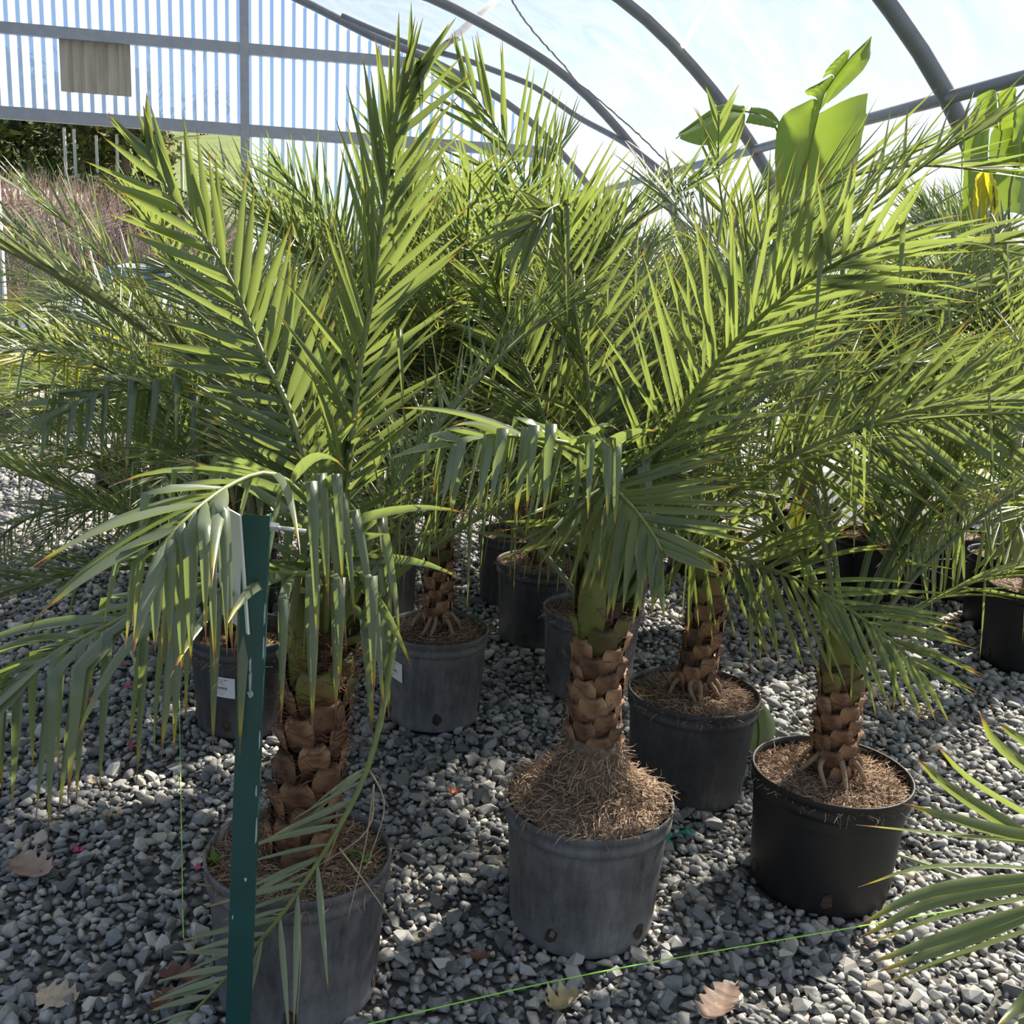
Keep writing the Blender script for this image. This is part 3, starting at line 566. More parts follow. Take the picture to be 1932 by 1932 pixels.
key('P6', [(350, 1030, 3.1), (260, 985, 2.95), (160, 945, 2.85), (60, 900, 2.75), (-40, 862, 2.7)], .30, .016, 32, .2, .05, seed=19, mat=LEAFB)
key('P6', [(360, 1085, 3.2), (260, 1072, 3.0), (130, 1085, 2.85), (0, 1120, 2.75), (-60, 1150, 2.7)], .28, .014, 34, .4, .05, seed=20, ind=False)
key('P12', [(330, 640, 4.2), (230, 560, 4.0), (120, 560, 3.9), (0, 610, 3.8)], .3, .016, 34, .5, .3, seed=21, mat=LEAF, ind=False)
key('B5', [(250, 800, 4.8), (180, 742, 4.6), (90, 725, 4.4), (10, 745, 4.25)], .3, .016, 34, .5, .2, seed=22, mat=LEAFB, ind=False)
key('R3', [(1700, 1070, 5.2), (1760, 1015, 4.9), (1850, 985, 4.62), (1950, 975, 4.45), (2040, 985, 4.35)], .33, .025, 28, 1.6, .7, seed=23, mat=LEAFB, age=.6)
key('R2', [(1870, 560, 4.2), (1760, 470, 4.1), (1650, 500, 4.0), (1540, 570, 3.9)], 0.36, .015, 34, .4, .1, seed=24)
key('R2', [(1932, 700, 4.1), (1850, 660, 3.9), (1740, 690, 3.8), (1650, 760, 3.7)], 0.36, .015, 34, .4, .1, seed=25, ind=False)
key('R2', [(1945, 960, 4.3), (1885, 925, 4.05), (1800, 965, 3.9), (1735, 1040, 3.8)], 0.34, .015, 34, .9, .3, seed=26, mat=LEAFB, ind=False)
key('R2', [(1955, 980, 4.15), (1962, 930, 3.9), (1935, 965, 3.65), (1900, 1040, 3.55)], 0.34, .016, 34, .9, .3, seed=27, ind=False)
key('R2', [(1900, 900, 4.4), (1840, 840, 4.3), (1750, 850, 4.25), (1660, 920, 4.2)], 0.36, .014, 36, .7, .2, seed=28, ind=False)
key('R1', [(1850, 960, 5.3), (1840, 880, 5.1), (1880, 850, 5.0), (1940, 900, 4.9)], 0.36, .015, 34, .7, .2, seed=29, ind=False)
# palm just outside the frame whose frond tip reaches in from the right
palm('F1', 'palm at the right whose glossy fan of leaflets reaches over the gravel', 4, .45, seed=21, hero=False, avoid=lambda a, c: not toward(a, 290, 350), els=(2, 4))
root, cr, rnd = PALM['F1']; O = Vector(root.location)
P = [cr, at(2330, 1380, 1.5)-O, at(2120, 1540, 1.42)-O, at(2010, 1640, 1.36)-O, at(1985, 1740, 1.33)-O]
Q, _ = catmull(P, 20); v, f = tube(Q, [.009-.0065*i/19 for i in range(20)], 8); fo = obj('frond', v, f, RACHIS, root, smooth=True)
for i, (b, m_, t) in enumerate([((2040, 1600), (1870, 1580), (1615, 1556)), ((2060, 1590), (1900, 1570), (1700, 1515)), ((2040, 1640), (1800, 1492), (1728, 1428)), ((2080, 1610), (1850, 1480), (1765, 1404)), ((2120, 1560), (1900, 1420), (1848, 1345)), ((2150, 1540), (1935, 1400), (1885, 1365)), ((2010, 1640), (1760, 1632), (1618, 1674)), ((2000, 1650), (1760, 1680), (1616, 1748)), ((2000, 1665), (1770, 1700), (1618, 1772)), ((1995, 1680), (1780, 1725), (1622, 1788)), ((1990, 1700), (1790, 1765), (1638, 1818)), ((1990, 1710), (1800, 1782), (1655, 1834)), ((1988, 1735), (1800, 1800), (1660, 1858)), ((1990, 1800), (1930, 1890), (1880, 1936)), ((1995, 1810), (1955, 1900), (1900, 1950)), ((2140, 1600), (2200, 1700), (2260, 1800)), ((2100, 1640), (2130, 1740), (2180, 1830))]):
    Pb, Pm, Pt = at(*b, 1.37)-O, at(*m_, 1.34)-O, at(*t, 1.30)-O; C9, L9 = catmull([Pb, Pm, Pt], 11); V = []; C = []; wid = .0185
    for j, p in enumerate(C9):
        tt = j/10; d = (C9[min(10, j+1)]-C9[max(0, j-1)]).normalized(); wv = d.cross((EYE-O-p).normalized() if i % 3 else Vector((0, .5, .9))).normalized(); nn = d.cross(wv); wd = wid*(.45+.55*math.sin(math.pi*min(1, tt*1.25)) if tt < .4 else max(.05, (1-((tt-.4)/.6)**2)))*.5
        V += [p-wv*wd+nn*wd*.4, p-nn*wd*.2, p+wv*wd+nn*wd*.4]; C += [(tt, .9, .5, 1)]*3
    Fc = []
    for j in range(10): a = j*3; Fc += [(a, a+1, a+4, a+3), (a+1, a+2, a+5, a+4)]
    obj('leaflet', V, Fc, LEAF, fo, C, True)
# dead leaflets, weeds and thick roots
TAN = plain('dead_leaflet', (.46, .36, .24), .7, var=.3, scale=30); root, cr, rnd = PALM['P1']; O = Vector(root.location)
for pts in ([(700, 1440, 1.93), (668, 1500, 1.90), (610, 1640, 1.88)], [(705, 1480, 1.93), (690, 1570, 1.90), (565, 1655, 1.87)], [(562, 1725, 1.83), (567, 1800, 1.83), (560, 1925, 1.84)], [(640, 1600, 1.87), (682, 1655, 1.86), (735, 1730, 1.85)], [(705, 1480, 1.95), (690, 1590, 1.92), (655, 1740, 1.86)], [(690, 1440, 1.95), (725, 1520, 1.93), (690, 1640, 1.90)]):
    P, _ = catmull([at(*p)-O for p in pts], 12); v, f = tube(P, [.0022-.0012*i/11 for i in range(12)], 5); obj('dead_leaflet', v, f, TAN, root, smooth=True)
WEED = leafmat('weed', (.12, .25, .05), (.16, .3, .06), (.3, .5, .06), None, .35, .5)
for k, px_, py_ in (('P1', 668, 1612), ('P1', 690, 1622), ('P1', 402, 1618), ('P5', 905, 1178), ('P5', 918, 1188), ('P7', 1200, 1148)):
    root, cr, rnd = PALM[k]; O = Vector(root.location); g = atz(px_, py_, POTS[k][4])-O; b = MB()
    for i in range(9):
        a = rnd.uniform(0, 6.28); d = Vector((math.cos(a), math.sin(a), rnd.uniform(.3, 1.2))).normalized(); V, Fc, C = leaflet(g+Vector((0, 0, -.01)), d, Vector((-math.sin(a), math.cos(a), 0)), rnd.uniform(.02, .04), .012, .4, nseg=4, rnd=rnd.random(), age=0); b.add(V, Fc, C)
    b.obj('weed', WEED, root, True)
RT = plain('thick_root', (.36, .25, .17), .8, var=.4, scale=40, bump=.4)
for k, n_ in (('P3', 9), ('P4', 9), ('P5', 9)):
    root, cr, rnd = PALM[k]; zs_ = POTS[k][4]-.03
    for i in range(n_):
        a = i*6.28/n_+rnd.uniform(-.25, .25); a2 = a+rnd.uniform(-.4, .4); v, f = tube(catmull([Vector((math.cos(a)*.045, math.sin(a)*.045, zs_+.085)), Vector((math.cos(a)*.075, math.sin(a)*.075, zs_+.06)), Vector((math.cos(a2)*.098, math.sin(a2)*.098, zs_+.01)), Vector((math.cos(a2)*.12, math.sin(a2)*.12, zs_-.005))], 10)[0], [.0085-.0004*j for j in range(10)], 7); obj('root', v, f, RT, root, smooth=True)
# stickers
def stickermat(name, rows):
    m, n, p, out = newmat(name); uv = node(n, 'ShaderNodeUVMap'); sx = node(n, 'ShaderNodeSeparateXYZ'); n.links.new(uv.outputs[0], sx.inputs[0])
    def rect(u0, u1, v0, v1):
        g = None
        for o_, lo, hi in ((0, u0, u1), (1, v0, v1)):
            for op, val in (('GREATER_THAN', lo), ('LESS_THAN', hi)):
                x = node(n, 'ShaderNodeMath', operation=op); n.links.new(sx.outputs[o_], x.inputs[0]); x.inputs[1].default_value = val
                if g is None: g = x
                else: y_ = node(n, 'ShaderNodeMath', operation='MULTIPLY'); n.links.new(g.outputs[0], y_.inputs[0]); n.links.new(x.outputs[0], y_.inputs[1]); g = y_
        return g
    ns = node(n, 'ShaderNodeTexNoise', Scale=60, Detail=1); mp = node(n, 'ShaderNodeMapping'); mp.inputs['Scale'].default_value = (1, .12, 1); n.links.new(uv.outputs[0], mp.inputs[0]); n.links.new(mp.outputs[0], ns.inputs['Vector'])
    th = node(n, 'ShaderNodeMath', operation='GREATER_THAN'); n.links.new(ns.outputs[0], th.inputs[0]); th.inputs[1].default_value = .47
    tot = None
    for r_ in rows:
        g = rect(*r_)
        if tot is None: tot = g
        else: a = node(n, 'ShaderNodeMath', operation='ADD'); n.links.new(tot.outputs[0], a.inputs[0]); n.links.new(g.outputs[0], a.inputs[1]); tot = a
    mu = node(n, 'ShaderNodeMath', operation='MULTIPLY'); n.links.new(tot.outputs[0], mu.inputs[0]); n.links.new(th.outputs[0], mu.inputs[1])
    r = ramp(n, [(0, (.72, .73, .76)), (1, (.12, .12, .14))], mu.outputs[0]); n.links.new(r.outputs[0], p.inputs['Base Color']); p.inputs['Roughness'].default_value = .5; return m
STK = stickermat('sticker_print', [(.07, .70, .84, .90), (.07, .50, .74, .79), (.07, .62, .64, .67), (.25, .68, .36, .52), (.07, .6, .24, .27), (.07, .5, .12, .15)])
def sticker(k, a0, w, z0, z1, tiltz=0):
    root = PALM[k][0]; pot = [c for c in root.children if c.name.startswith('pot')][0]; _, x, y, D, h, m = POTS[k]; V = []; Fc = []; U = []
    for i in range(7):
        for j in range(3):
            u = i/6; v_ = j/2; z = z0+(z1-z0)*v_+tiltz*(u-.5); r = D/2*(.875+.06*z/(h*.66))*1.012+.0015; a = a0+w*(u-.5); V.append((r*math.cos(a), r*math.sin(a), z)); U.append((u, v_))
    for i in range(6):
        for j in range(2): Fc.append((i*3+j, i*3+3+j, i*3+4+j, i*3+1+j))
    o = obj('sticker', V, Fc, STK, pot, uv=U); o['label'] = 'white printed barcode sticker'
sticker('P6', math.radians(262), .46, .165, .24, -.006); sticker('P5', math.radians(224), .42, .19, .262, -.012)
# ------------------------------------------------------------------ green post with sign
GREENP = plain('green_post_paint', (.012, .075, .07), .35, c2=(.009, .055, .052), scale=8)
CHIP = plain('scraped_paint', (.45, .5, .52), .6, var=.3, scale=60); SIGNW = plain('sign_white', (.75, .77, .78), .5, var=.06); BOLT = plain('zinc_bolt', (.55, .56, .58), .3, .8)
gt = at(484, 972, 1.72); gb = atz(452, 1990, 0); gb.y = 1.70; gb = at(446, 1985, 1.70); 
tdir = (gt-gb).normalized(); gb = gt - tdir*(gt.z/tdir.z)
post = empty('green_post', gb, 'scuffed dark green steel channel post with a bolt near its top', 'post')
ex = Vector((1, .12, 0)); ex = (ex-tdir*ex.dot(tdir)).normalized(); ey = tdir.cross(ex).normalized(); Lp = (gt-gb).length
def channel(hw, dp, th):
    o = [(-hw, dp), (-hw, 0), (hw, 0), (hw, dp), (hw-th, dp), (hw-th, th), (-hw+th, th), (-hw+th, dp)]; V = []
    for s_ in (0, Lp):
        for a, b in o: V.append(ex*a+ey*b+tdir*s_)
    Fc = [(i, (i+1) % 8, 8+(i+1) % 8, 8+i) for i in range(8)]+[(0, 1, 6, 7)[::-1], (1, 2, 5, 6)[::-1], (2, 3, 4, 5)[::-1], (8, 9, 14, 15), (9, 10, 13, 14), (10, 11, 12, 13)]; return V, Fc
V, Fc = channel(.0228, .024, .003); obj('channel', V, Fc, GREENP, post)
sy = -1 if (ey.y > 0) else 1
bz = tdir*(Lp-.022)
v, f = tube([bz+ex*.021+ey*.012, bz+ex*.085+ey*.010-tdir*.004], .0042, 10); bo = obj('bolt', v, f, BOLT, post, smooth=True)
v, f = tube([bz+ex*.0228+ey*.012, bz+ex*.031+ey*.012], .0095, 6); obj('nut', v, f, BOLT, bo)
v, f = tube([bz+ex*.031+ey*.012, bz+ex*.0375+ey*.012], .0085, 6); obj('nut', v, f, BOLT, bo)
bk = ey if ey.y > 0 else -ey
sc_ = -ex*.046+bk*.045+tdir*(Lp-.108); v, f = boxv(sc_, (bk*.86-ex*.51).normalized()*.06, (ex*.9+bk*.4).normalized()*.0018, (tdir+ -ex*.10).normalized()*.108); obj('sign_panel', v, f, SIGNW, post)
for (s_, a, w_, h_) in [(.305, 0.0, .0035, .026), (.33, .0008, .006, .007), (.275, -.001, .002, .02), (.42, .0205, .0016, .02), (.52, .018, .002, .012), (.60, .0208, .0018, .03), (.70, .005, .003, .004), (.18, .0205, .002, .025), (.24, .0208, .0018, .03), (.78, -.016, .0015, .006)]:
    V = []; n_ = 9
    for q in range(n_): t = 2*math.pi*q/n_; V.append(ex*(a+w_*math.cos(t)*random.uniform(.6, 1.2))+tdir*(Lp-s_+h_*math.sin(t)*random.uniform(.6, 1.2))-bk*.0006+(ey*0))
    obj('paint_scrape', V, [tuple(range(n_))], CHIP, post)
# ------------------------------------------------------------------ strings
NEON = plain('neon_string', (.42, .85, .12), .5)
def string(pts, label, r=.0016):
    P, _ = catmull(pts, 24); o = Vector(pts[0]); v, f = tube([p-o for p in P], r, 6); e = obj('string', v, f, NEON, loc=o); return tag(e, label, 'string', 'neon strings over the gravel')
string([atz(640, 1945, .035), atz(1100, 1840, .06), atz(1620, 1748, .07), atz(1960, 1690, .06)], 'taut neon green string stretched in front of the grey and black pots')
string([atz(346, 1770, .03), atz(343, 1600, .03), atz(340, 1420, .03), atz(337, 1240, .03)], 'neon green string lying along the gravel left of the green post', .0013)
# ------------------------------------------------------------------ fallen leaves, petals and scraps
OAK = [plain('dry_leaf_%d' % i, c, .75, var=.35, scale=40) for i, c in enumerate([(.40, .28, .22), (.50, .40, .29), (.25, .12, .09), (.55, .45, .25), (.60, .22, .14)])]
PINK = [plain('pink_bract', (.70, .06, .22), .6, var=.2, scale=60), plain('faded_bract', (.72, .38, .38), .6, var=.2, scale=60)]
def oak(x, y, size, rot, m, label, curl=.3, lobes=4):
    p = atz(x, y, .022); V = [(0, 0, 0)]; n_ = 46; rnd = random.Random(int(x)); ol = []
    for i in range(n_):
        t = i/(n_-1); side = 1 if i < n_/2 else -1; q = (i/(n_/2)) if side > 0 else (n_-1-i)/(n_/2); q = min(1, q)
        wdt = size*(.10+.34*math.sin(math.pi*min(1, q*.92+.06))*(.35+.65*abs((q*lobes*2) % 2-1)**.8)) if 0 < q < 1 else .004; ol.append((size*(q-.5)*1.1, side*wdt*rnd.uniform(.85, 1.1)))
    V = []; Fc = []; K_ = 5
    h2 = n_//2
    for i in range(h2):
        a = ol[i]; b = ol[n_-1-i]
        for k in range(K_):
            f_ = k/(K_-1); xx = a[0]*(1-f_)+b[0]*f_; yy = a[1]*(1-f_)+b[1]*f_; V.append((xx, yy, curl*(yy*yy*4+xx*xx*1.2)/size+rnd.uniform(0, .004)+.004))
    for i in range(h2-1):
        for k in range(K_-1): Fc.append((i*K_+k, (i+1)*K_+k, (i+1)*K_+k+1, i*K_+k+1))
    o = obj('fallen_leaf', V, Fc, m, loc=p, smooth=True); o.rotation_euler = (rnd.uniform(-.2, .2), rnd.uniform(-.2, .2), rot); tag(o, label, 'leaf', 'leaves fallen on the gravel')
    v, f = tube([(-size*.5, 0, .008), (0, 0, .005+0), (size*.72, 0, .01)], .0012, 5); obj('midrib', v, f, m, o)
oak(62, 1648, .135, 2.6, OAK[0], 'large curled brown oak leaf on the gravel near a pink petal', .5)
oak(108, 1886, .10, 2.9, OAK[1], 'pale tan lobed oak leaf lying flat on the gravel', .15)
oak(345, 1852, .10, .1, OAK[2], 'dark red-brown oak leaf beside the pot behind the green post', .4)
oak(310, 1895, .07, 1.2, OAK[2], 'small dark brown curled leaf near the dark red-brown oak leaf', .6)
oak(1065, 1905, .085, .7, OAK[3], 'crumpled yellowish dry leaf in front of the taut green string', .9, 3)
oak(1358, 1900, .125, .9, OAK[0], 'greyish brown pointed oak leaf below the taut green string', .3, 5)
oak(904, 1812, .055, .3, OAK[2], 'small reddish oak leaf left of the scuffed grey pot', .4)
oak(857, 1502, .05, 1.4, OAK[4], 'orange-pink crumpled leaf between the front pots', .8, 3)
oak(178, 1478, .045, 2.2, OAK[1], 'small tan leaf on shaded gravel under the drooping frond', .4, 3)
oak(205, 1545, .04, .4, OAK[3], 'small yellow-tan leaf on gravel below the drooping frond', .5, 3)
def bract(x, y, s, m, label):
    p = atz(x, y, .026); rnd = random.Random(int(x*7+y)); V = []; Fc = []
    for k in range(3):
        a = k*2.09+rnd.uniform(-.4, .4); b0 = len(V)
        for (u, w_, z_) in ((0, 0, 0), (.5, -.42, .25), (.55, 0, .12), (.5, .42, .25), (.95, -.2, .42), (1.05, 0, .38), (.95, .2, .42)):
            V.append((s*(u*math.cos(a)-w_*math.sin(a)), s*(u*math.sin(a)+w_*math.cos(a)), s*z_*rnd.uniform(.4, 1.5)))
        Fc += [tuple(b0+i for i in t) for t in ((0, 1, 2), (0, 2, 3), (1, 4, 5, 2), (2, 5, 6, 3))]
    o = obj('flower_petal', V, Fc, m, loc=p, smooth=True); tag(o, label, 'petal', 'pink petals on the gravel')
for x, y, s_, m, lb in [(148, 1605, .018, 0, 'pink petal beside the large curled oak leaf'), (375, 1638, .018, 0, 'bright pink petal next to the pot behind the green post'), (248, 1408, .02, 0, 'deep pink petal touching a faded pink petal'), (266, 1410, .018, 1, 'faded pink petal touching a deep pink petal'), (124, 1380, .02, 0, 'dark pink petal under the drooping frond tips'),
    (240, 1297, .022, 0, 'pink petal beside the pale green cut stalk'), (171, 1322, .02, 0, 'pink petal between the cut stalk and the drooping frond'), (235, 1255, .02, 0, 'pink petal at the upper end of the pale green cut stalk'), (116, 1122, .022, 0, 'pink petal on gravel below the arching left fronds'), (75, 872, .03, 0, 'pink petal on sunlit gravel near the terracotta pot')]:
    bract(x, y, s_, PINK[m], lb)
# cut stalks, ribbon, twig
STALK = plain('cut_stalk', (.34, .42, .22), .5, var=.2, scale=20)
def stalk(pts, r, label, m=STALK, name='cut_stalk', cat='stalk'):
    o = Vector(pts[0]); P, _ = catmull([p-o for p in pts], 12); v, f = tube(P, [r*(1-.5*i/11) for i in range(12)], 8); return tag(obj(name, v, f, m, loc=o, smooth=True), label, cat)
stalk([atz(275, 1292, .03), atz(245, 1225, .04), atz(214, 1165, .06)], .011, 'pale green cut frond stalk on gravel beside the barcode sticker pot')
stalk([atz(1885, 1685, .03), atz(1800, 1650, .04), atz(1680, 1608, .03)], .008, 'green cut stalk on gravel to the right of the clean black pot')
stalk([atz(1820, 1365, .02), atz(1760, 1345, .03), atz(1700, 1325, .02)], .006, 'thin brown twig on gravel behind the clean black pot', plain('twig', (.3, .2, .13), .8), 'twig', 'twig')
RIB = plain('green_ribbon', (.02, .48, .33), .25, var=.3, scale=40); P, _ = catmull([atz(1238, 1592, .03), atz(1262, 1580, .045), atz(1285, 1570, .04), atz(1306, 1570, .035)], 14); V = []; Fc = []; o = P[0].copy()
for i, p in enumerate(P):
    a = i*.35; wv = Vector((.2, math.cos(a)*.8, math.sin(a)*.6+.3)).normalized()*.010; V += [p-o-wv, p-o+wv]
for i in range(13): Fc.append((2*i, 2*i+2, 2*i+3, 2*i+1))
tag(obj('plastic_ribbon', V, Fc, RIB, loc=o, smooth=True), 'shiny green plastic ribbon scrap beside the scuffed grey pot', 'ribbon')
# wooden stake in the large black pot
_, x, y, D, h, m = POTS['R2']; p = at(1930, 1200, 3.3); v, f = boxv((0, 0, .42), Vector((.019, 0, 0)), Vector((0, .019, 0)), Vector((0, 0, .45))); st = obj('wooden_stake', v, f, plain('stake_wood', (.42, .27, .15), .7, c2=(.3, .18, .1), scale=8, stretch=(8, 8, 1)), loc=(x-.10, y-.085, .33)); tag(st, 'square wooden stake standing in the large black pot', 'stake')
# ------------------------------------------------------------------ banana plants
def blade(b, pairs, Y0, Ye, bulge=.04, n=14, m=6, rnd=.5):
    mid, _ = catmull([at(*a, Y0) for a, e in pairs], n); edg, _ = catmull([at(*e, Ye) for a, e in pairs], n); V = []; Fc = []; C = []
    for i in range(n):
        for j in range(m):
            t = j/(m-1); p = mid[i].lerp(edg[i], t); p = p+Vector((0, -1, .3))*bulge*math.sin(math.pi*t)+Vector((0, 1, 0))*.006*math.sin(i*2.3)*t; V.append(p); C.append((.35*t, rnd, 0, 1))
    for i in range(n-1):
        for j in range(m-1): Fc.append((i*m+j, (i+1)*m+j, (i+1)*m+j+1, i*m+j+1))
    return V, Fc, C
def bananaleaf(root, mid, blades, Y0, mat, rr=.012):
    O = Vector(root.location); P, _ = catmull([O+Vector((0, 0, root['stem_top']))]+[at(*a, Y0) for a in mid], 24); v, f = tube([p-O for p in P], [rr*(1-.8*i/23) for i in range(24)], 8); lf = obj('leaf', v, f, RACHIS, root, smooth=True)
    for pairs, Ye in blades:
        V, Fc, C = blade(None, pairs, Y0, Ye); obj('blade', [Vector(q)-O for q in V], Fc, mat, lf, C, True)
def banana(k, label, hgt, rad=.06):
    _, x, y, D, h, m = POTS[k]; root = empty('banana_plant', (x, y, .012), label, 'plant', 'banana plants'); rnd = random.Random(x); pot_parts(root, k, rnd, False); soil_parts(root, D/2, h, rnd, nroot=0)
    v, f = tube([(0, 0, h-.05), (.01, 0, h+hgt*.5), (.0, .0, h+hgt)], [rad, rad*.8, rad*.4], 14); obj('stem', v, f, plain('banana_stem', (.28, .30, .10), .5, c2=(.2, .14, .06), scale=6), root, smooth=True); root['stem_top'] = h+hgt-.03; return root
b1 = banana('N1', 'banana plant with one torn upright leaf glowing before the roof film', .9); Y1 = 4.95
q = at(1500, 420, Y1)
bananaleaf(b1, [(1500, 420), (1525, 297), (1543, 216), (1557, 173), (1603, 110), (1637, 76)], [
    ([((1500, 430), (1470, 420)), ((1518, 330), (1462, 300)), ((1532, 262), (1474, 222)), ((1545, 210), (1531, 187))], Y1-.06),
    ([((1546, 206), (1524, 180)), ((1560, 168), (1520, 170)), ((1572, 150), (1556, 152))], Y1-.05), ([((1574, 148), (1552, 148)), ((1590, 126), (1562, 128)), ((1600, 112), (1594, 96))], Y1-.05),
    ([((1500, 430), (1600, 430)), ((1520, 320), (1619, 300)), ((1532, 262), (1632, 230)), ((1543, 216), (1637, 176))], Y1+.05),
    ([((1546, 210), (1560, 196)), ((1562, 168), (1588, 172)), ((1590, 126), (1630, 130)), ((1615, 98), (1643, 100)), ((1637, 76), (1640, 78))], Y1+.04)], Y1, BANANA)
bananaleaf(b1, [(1492, 360), (1482, 290), (1460, 232), (1420, 212), (1370, 208), (1320, 228), (1275, 262)], [
    ([((1466, 236), (1470, 240)), ((1440, 218), (1452, 214)), ((1412, 212), (1415, 206))], Y1+.1), ([((1464, 236), (1462, 242)), ((1440, 222), (1420, 234)), ((1412, 214), (1406, 232))], Y1-.1),
    ([((1404, 212), (1400, 250)), ((1370, 208), (1390, 268)), ((1330, 222), (1322, 274)), ((1280, 258), (1282, 262))], Y1-.12), ([((1404, 212), (1398, 203)), ((1350, 212), (1352, 204)), ((1280, 258), (1278, 256))], Y1+.1)], Y1, BANANA)
FB = leafmat('fallen_banana_leaf', (.35, .42, .22), (.4, .46, .25), (.4, .5, .2), None, .3, .6); g = atz(1425, 1440, 0); lf = empty('fallen_banana_leaf', (g.x, g.y, .01), 'pale green fallen banana leaf leaning behind the dark dented pot', 'leaf'); O = Vector(lf.location); YB = g.y
for pairs, Ye in (([((1424, 1432), (1412, 1426)), ((1432, 1385), (1404, 1390)), ((1426, 1318), (1420, 1322))], YB+.06), ([((1424, 1432), (1440, 1430)), ((1432, 1385), (1464, 1372)), ((1426, 1318), (1432, 1312))], YB-.02)):
    V, Fc, C = blade(None, pairs, YB, Ye, .02); obj('blade', [Vector(q)-O for q in V], Fc, FB, lf, C, True)
P, _ = catmull([at(*p, YB)-O for p in ((1424, 1434), (1432, 1385), (1425, 1316))], 10); v, f = tube(P, .004, 6); obj('midrib', v, f, RACHIS, lf, smooth=True)
b2 = banana('N2', 'banana plant with dark hanging blades and one yellowed leaf', .9); Y2 = 4.35
bananaleaf(b2, [(1905, 560), (1880, 400), (1862, 300), (1870, 215), (1880, 178)], [([((1872, 390), (1815, 420)), ((1862, 300), (1818, 320)), ((1868, 240), (1822, 250)), ((1878, 182), (1845, 186))], Y2-.1), ([((1880, 400), (1945, 420)), ((1866, 300), (1950, 310)), ((1870, 250), (1940, 256)), ((1876, 240), (1925, 240))], Y2+.1)], Y2, BANANA)
bananaleaf(b2, [(1880, 420), (1890, 250), (1888, 190), (1882, 175)], [([((1884, 248), (1846, 250)), ((1882, 215), (1844, 212)), ((1880, 176), (1843, 182))], Y2-.25), ([((1884, 248), (1916, 250)), ((1884, 215), (1918, 212)), ((1882, 176), (1917, 172))], Y2-.25)], Y2-.2, BANANA)
bananaleaf(b2, [(1895, 440), (1870, 380), (1856, 340), (1850, 322)], [([((1878, 424), (1832, 426)), ((1864, 380), (1836, 372)), ((1852, 326), (1842, 330))], Y2-.2), ([((1880, 424), (1868, 428)), ((1868, 380), (1880, 372)), ((1854, 326), (1866, 334))], Y2-.3)], Y2-.18, BANANAY, .008)
bananaleaf(b2, [(1905, 430), (1925, 280), (1945, 210), (1990, 190)], [([((1918, 330), (1912, 300)), ((1930, 250), (1914, 214)), ((1960, 200), (1945, 180))], Y2-.1), ([((1918, 330), (1960, 330)), ((1930, 250), (1990, 260)), ((1985, 190), (1995, 200))], Y2)], Y2, BANANA)
# broad-leaved plants low on the right
def broad(px, py, Y, leaves, label, pot=None):
    g = at(px, py, Y); root = empty('canna_plant', (g.x, g.y, 0.012), label, 'plant'); O = Vector(root.location)
    v, f = lathe([(0, 0), (.09, 0), (.10, .01), (.125, .2), (.132, .205), (.13, .22), (.12, .22), (.118, .19), (0, .185)], 24); obj('pot', v, f, POTB, root, smooth=True)
    for i, (b, t, w_) in enumerate(leaves):
        B = Vector((0, 0, .18)); A = at(*b, Y)-O; T_ = at(*t, Y-.05)-O; P, _ = catmull([B, A, T_], 14); v, f = tube(P, .004, 6); lf = obj('leaf', v, f, RACHIS, root, smooth=True); V = []; Fc = []; C = []
        for j in range(10):
            q = P[4+j]; s_ = j/9; wd = w_*math.sin(math.pi*min(1, .08+s_*.92))**.8; d = (P[min(13, 5+j)]-P[3+j]).normalized(); sv = d.cross(Vector((0, -1, .2))).normalized(); V += [q-sv*wd+Vector((0, -.02, 0)), q, q+sv*wd+Vector((0, -.02, 0))]; C += [(.5*s_, .5, 0, 1)]*3
        for j in range(9): a = j*3; Fc += [(a, a+1, a+4, a+3), (a+1, a+2, a+5, a+4)]
        obj('blade', V, Fc, BANANA if i else BANANAY, lf, C, True)
broad(1515, 1120, 5.3, [((1505, 1060), (1500, 935), .055), ((1525, 1050), (1535, 960), .05)], 'small plant with glowing yellow-green leaves between the pots at the right')
broad(1750, 1050, 5.95, [((1790, 990), (1785, 930), .09), ((1800, 1000), (1815, 925), .065)], 'yellow-green broad-leaved plant behind the black pots at the right')
c = at(1845, 970, 5.5); v, f = boxv((0, 0, 0), Vector((.055, 0, 0)), Vector((0, .002, 0)), Vector((0, .01, .07))); cd = obj('plant_label', v, f, SIGNW, loc=c); tag(cd, 'white plant label with an orange spot among the right-hand palms', 'label'); v, f = tube([(0, 0, -.07), (0, .0, -c.z+.31)], .004, 6); obj('label_stem', v, f, STALK, cd)
v, f = boxv((-.01, -.003, .035), Vector((.012, 0, 0)), Vector((0, .001, 0)), Vector((0, 0, .018))); obj('orange_print', v, f, plain('orange_print', (.9, .3, .02), .5), cd)
